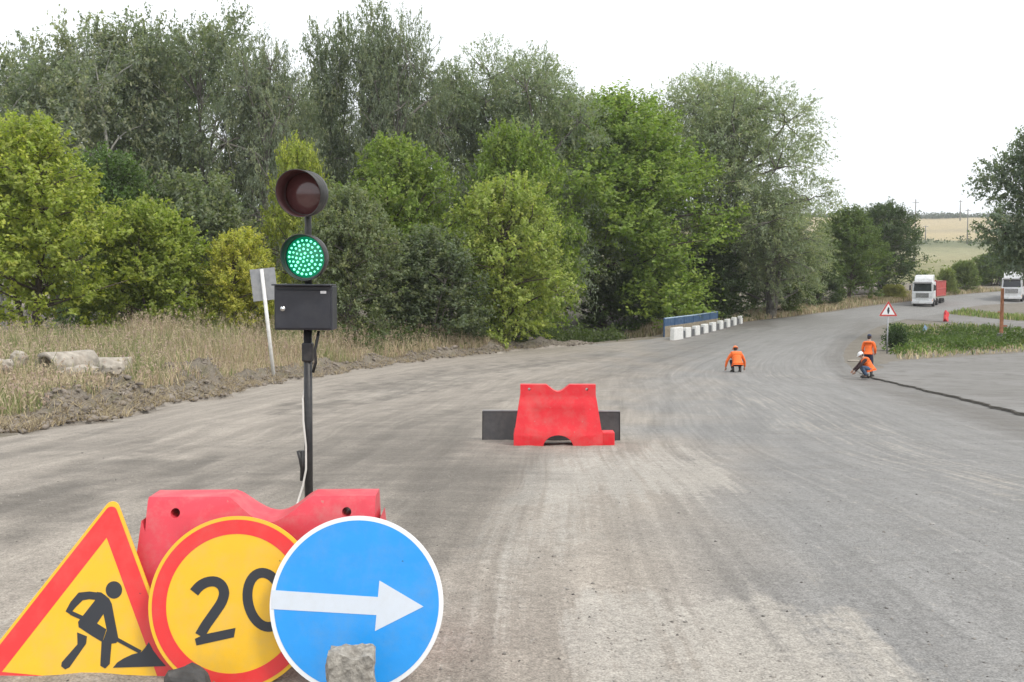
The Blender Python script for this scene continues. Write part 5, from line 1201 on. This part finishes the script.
def person(label, loc, rz, J, cloth, headgear, puff=1.0, group="road workers in orange vests"):
    t = thing("person", label, "person", loc, (0, 0, rz), group)
    V = []; E = []; Rd = []; idx = {}
    def a(n_, p_, r_, par=None):
        idx[n_] = len(V); V.append(Vector(p_)); Rd.append(r_)
        if par: E.append((idx[par], idx[n_]))
    a('pelvis', J['pelvis'], .125); a('waist', J['waist'], .115, 'pelvis'); a('chest', J['chest'], .135, 'waist'); a('upper', J['upper'], .095, 'chest'); a('neck', J['neck'], .055, 'upper'); a('skull', J['head'], .07, 'neck')
    for s_, S in ((-1, 'L'), (1, 'R')):
        a('sh'+S, J['sh'+S], .065, 'upper'); a('el'+S, J['el'+S], .045, 'sh'+S); a('wr'+S, J['wr'+S], .029, 'el'+S)
        d = (Vector(J['ha'+S]) - Vector(J['wr'+S])).normalized(); w = Vector(J['wr'+S]); pn = Vector(J.get('pn'+S, (0, 1, 0))); side = d.cross(pn).normalized()
        a('pa'+S, w + d*.05, (.038, .020), 'wr'+S)
        for k, (off, ln_) in enumerate(((-.030, .062), (-.010, .074), (.011, .070), (.030, .055))):
            b0_ = w + d*.088 + side*off; a(f'f{k}a'+S, b0_, .0105, 'pa'+S); a(f'f{k}b'+S, b0_ + d*ln_*.55 + pn*.010, .0092, f'f{k}a'+S); a(f'f{k}c'+S, b0_ + d*ln_*.9 + pn*.032, .0075, f'f{k}b'+S)
        ts_ = -side*s_ if True else side
        a('t0'+S, w + d*.035 + ts_*.036, .013, 'pa'+S); a('t1'+S, w + d*.066 + ts_*.058 + pn*.012, .0105, 't0'+S); a('t2'+S, w + d*.092 + ts_*.060 + pn*.02, .0085, 't1'+S)
        a('hi'+S, J['hi'+S], .095, 'pelvis'); a('kn'+S, J['kn'+S], .062, 'hi'+S); a('ca'+S, Vector(J['kn'+S])*.6 + Vector(J['an'+S])*.4, .055, 'kn'+S); a('an'+S, J['an'+S], .040, 'ca'+S); a('to'+S, J['to'+S], .035, 'an'+S)
    hs, Mh = head_shape(Vector(J['head']), J['look'], 0)
    body = skin("body", V, E, Rd, SKIN, t, 1, 0, hs)
    # eyes, mouth
    fm_ = MB()
    for sg_ in (-1, 1): fm_.sphere(Mh @ Vector((sg_*.030, .084, .012)), .010, 8, 6)
    fm_.build("eye", EYEM, body); fm_ = MB(); fm_.sphere(Mh @ Vector((0, .088, -.062)), (.022, .010, .007), 8, 6, Mh.to_3x3()); fm_.build("mouth", LIP, body)
    hr = MB(); hr.sphere((0, 0, 0), 1, 16, 10)
    bmesh.ops.bisect_plane(hr.bm, geom=hr.bm.verts[:] + hr.bm.edges[:] + hr.bm.faces[:], plane_co=(0, .2, -.15), plane_no=(0, .75, -.6), clear_outer=True)
    for v in hr.bm.verts: v.co = Mh @ Vector((v.co.x*.080, v.co.y*.100 - .004, v.co.z*.121 + .004))
    hr.build("hair", HAIR, body)
    # clothing follows the same joints, a little thicker
    def lay(nm, names, chain, radii, m, sub=1): return skin(nm, [idx and V[idx[n_]] for n_ in names], chain, radii, m, t, sub, 0)
    lay("trousers", ['pelvis', 'hiL', 'knL', 'caL', 'anL', 'hiR', 'knR', 'caR', 'anR', 'waist'], [(0,1),(1,2),(2,3),(3,4),(0,5),(5,6),(6,7),(7,8),(0,9)], [.150, .122, .088, .078, .066, .122, .088, .078, .066, .128], cloth['legs'])
    lay("shirt", ['chest', 'upper', 'shL', 'elL', 'wrL', 'shR', 'elR', 'wrR', 'waist'], [(0,1),(1,2),(2,3),(3,4),(1,5),(5,6),(6,7),(0,8)], [.150, .115, .080, .062, .045, .080, .062, .045, .128], cloth['arms'])
    vt = lay("vest", ['waist', 'chest', 'upper', 'shL', 'shR', 'pelvis'], [(0,1),(1,2),(2,3),(2,4),(0,5)], [q*puff for q in (.170, .190, .150, .100, .100, .172)], cloth['vest'])
    for S in 'LR':
        an, to = Vector(J['an'+S]), Vector(J['to'+S]); dv = (to - an); dv.z = 0; dv.normalize()
        c = MB(); c.tube([an + Vector((0, 0, .10)), an + Vector((0, 0, -.01)), Vector((an.x, an.y, .052)) - dv*.03], [.056, .056, .05], 10); c.tube([Vector((an.x, an.y, .05)) - dv*.07, Vector((an.x, an.y, .055)) + dv*.05, Vector((an.x, an.y, .045)) + dv*.16, Vector((an.x, an.y, .034)) + dv*.215], [.040, .052, .046, .026], 10)
        bt = c.build("boot", BOOT, t)
        c = MB(); Ms = Matrix((dv.cross(Vector((0, 0, 1))), dv, Vector((0, 0, 1)))).transposed(); c.box(Vector((an.x, an.y, .012)) + dv*.07, (.095, .30, .024), .008, M=Ms); c.build("sole", RUBBER, bt)
    kind, hm = headgear
    c = MB(); T = Mh @ Matrix.Translation((0, -.005, .035))
    if kind == 'helmet':
        c.lathe([(0, .118), (.045, .112), (.085, .080), (.106, .035), (.112, .0), (.106, .0), (.09, .03)], 26, T @ Matrix.Diagonal((.92, 1.14, 1, 1)))
        c.build("helmet", hm, t); c = MB(); c.lathe([(.103, .004), (.128, -.004), (.130, -.010), (.103, -.004)], 26, T @ Matrix.Translation((0, .018, 0)) @ Matrix.Diagonal((.92, 1.16, 1, 1)), closed=True); c.build("helmet_brim", hm, t)
    else:
        c.lathe([(0, .098), (.05, .094), (.088, .066), (.097, .02), (.097, -.01), (.09, -.01)], 22, T @ Matrix.Diagonal((.9, 1.1, 1, 1))); cp_ = c.build("cap", hm, t)
        c = MB(); c.box(T @ Vector((0, .135, .0)), (.15, .12, .012), .005, M=Mh.to_3x3()); c.build("cap_peak", hm, cp_)
    return t, V, idx
def torso_strip(t, p0, p1, r, m): 
    c = MB(); c.tube([p0, p1], r, 16, cap=False); return c
squat = dict(pelvis=(0, -.16, .36), waist=(0, -.12, .50), chest=(0, .02, .66), upper=(0, .10, .80), neck=(0, .17, .90), head=(0, .215, .985), look=(0, .85, -.5),
    shL=(-.21, .09, .78), elL=(-.37, .14, .46), wrL=(-.40, .22, .19), haL=(-.40, .25, .0), shR=(.21, .09, .78), elR=(.37, .14, .46), wrR=(.40, .22, .19), haR=(.40, .25, .0), pnL=(0, 1, 0), pnR=(0, 1, 0),
    hiL=(-.11, -.12, .37), knL=(-.17, .24, .50), anL=(-.15, .0, .10), toL=(-.17, .18, .04), hiR=(.11, -.12, .37), knR=(.17, .24, .50), anR=(.15, .0, .10), toR=(.17, .18, .04))
q_ = P(736.5, 372); pt, V_, ix = person("worker in orange jacket and helmet squatting mid-road, both hands down", (q_[0], q_[1], q_[2] + .0), R(3), squat, dict(legs=NAVY, arms=ORV, vest=ORV), ('helmet', HOR), 1.25); pt.scale = (1.12, 1.06, 1.06)
crouch = dict(squat); crouch.update(elL=(-.27, .34, .52), wrL=(-.17, .50, .27), haL=(-.12, .58, .16), elR=(.27, .30, .50), wrR=(.20, .52, .30), haR=(.16, .60, .20), pnL=(1, 0, 0), pnR=(-1, 0, 0), head=(0, .25, .96), neck=(0, .19, .88))
q_ = P(866.5, 378.3); person("road worker with a white helmet crouching at the road edge in an orange vest", (q_[0], q_[1], q_[2] + .01), R(82), crouch, dict(legs=JEAN, arms=DKC2, vest=ORV), ('helmet', HWH), 1.18)
stand = dict(pelvis=(0, 0, .98), waist=(0, .01, 1.12), chest=(0, .01, 1.32), upper=(0, .01, 1.46), neck=(0, .03, 1.56), head=(0, .06, 1.68), look=(0, .92, -.35),
    shL=(-.20, .01, 1.44), elL=(-.26, .0, 1.16), wrL=(-.22, .16, .97), haL=(-.20, .22, .88), shR=(.20, .01, 1.44), elR=(.27, .02, 1.16), wrR=(.22, .22, .98), haR=(.18, .30, .93), pnL=(1, 0, 0), pnR=(-1, 0, 0),
    hiL=(-.10, 0, .94), knL=(-.11, .03, .52), anL=(-.12, -.02, .10), toL=(-.14, .15, .04), hiR=(.10, 0, .94), knR=(.12, .03, .52), anR=(.13, .0, .10), toR=(.16, .16, .04))
q_ = P(871.5, 377.5); person("road worker standing in an orange vest, navy trousers and a dark cap", (q_[0] + .05, q_[1] + .55, float(hz(q_[1] + .55)) + .015), R(-35), stand, dict(legs=NAVY, arms=ORV, vest=ORV), ('cap', CAPN))

# ---------------------------------------------------------------- thin summer haze round the whole place
hb = MB(); hb.box((150, 1300, 60), (4400, 3000, 140)); hm = bpy.data.materials.new("haze"); hm.use_nodes = True; t_ = hm.node_tree; t_.nodes.remove(t_.nodes["Principled BSDF"])
pv = N_(hm, "ShaderNodeVolumePrincipled"); pv.inputs["Color"].default_value = (.93, .95, .97, 1); pv.inputs["Density"].default_value = .00030; pv.inputs["Anisotropy"].default_value = .3
t_.links.new(pv.outputs[0], t_.nodes["Material Output"].inputs["Volume"])
ho = hb.build("haze", hm); tag(ho, "thin pale haze in the air over the road and fields", kind="stuff")
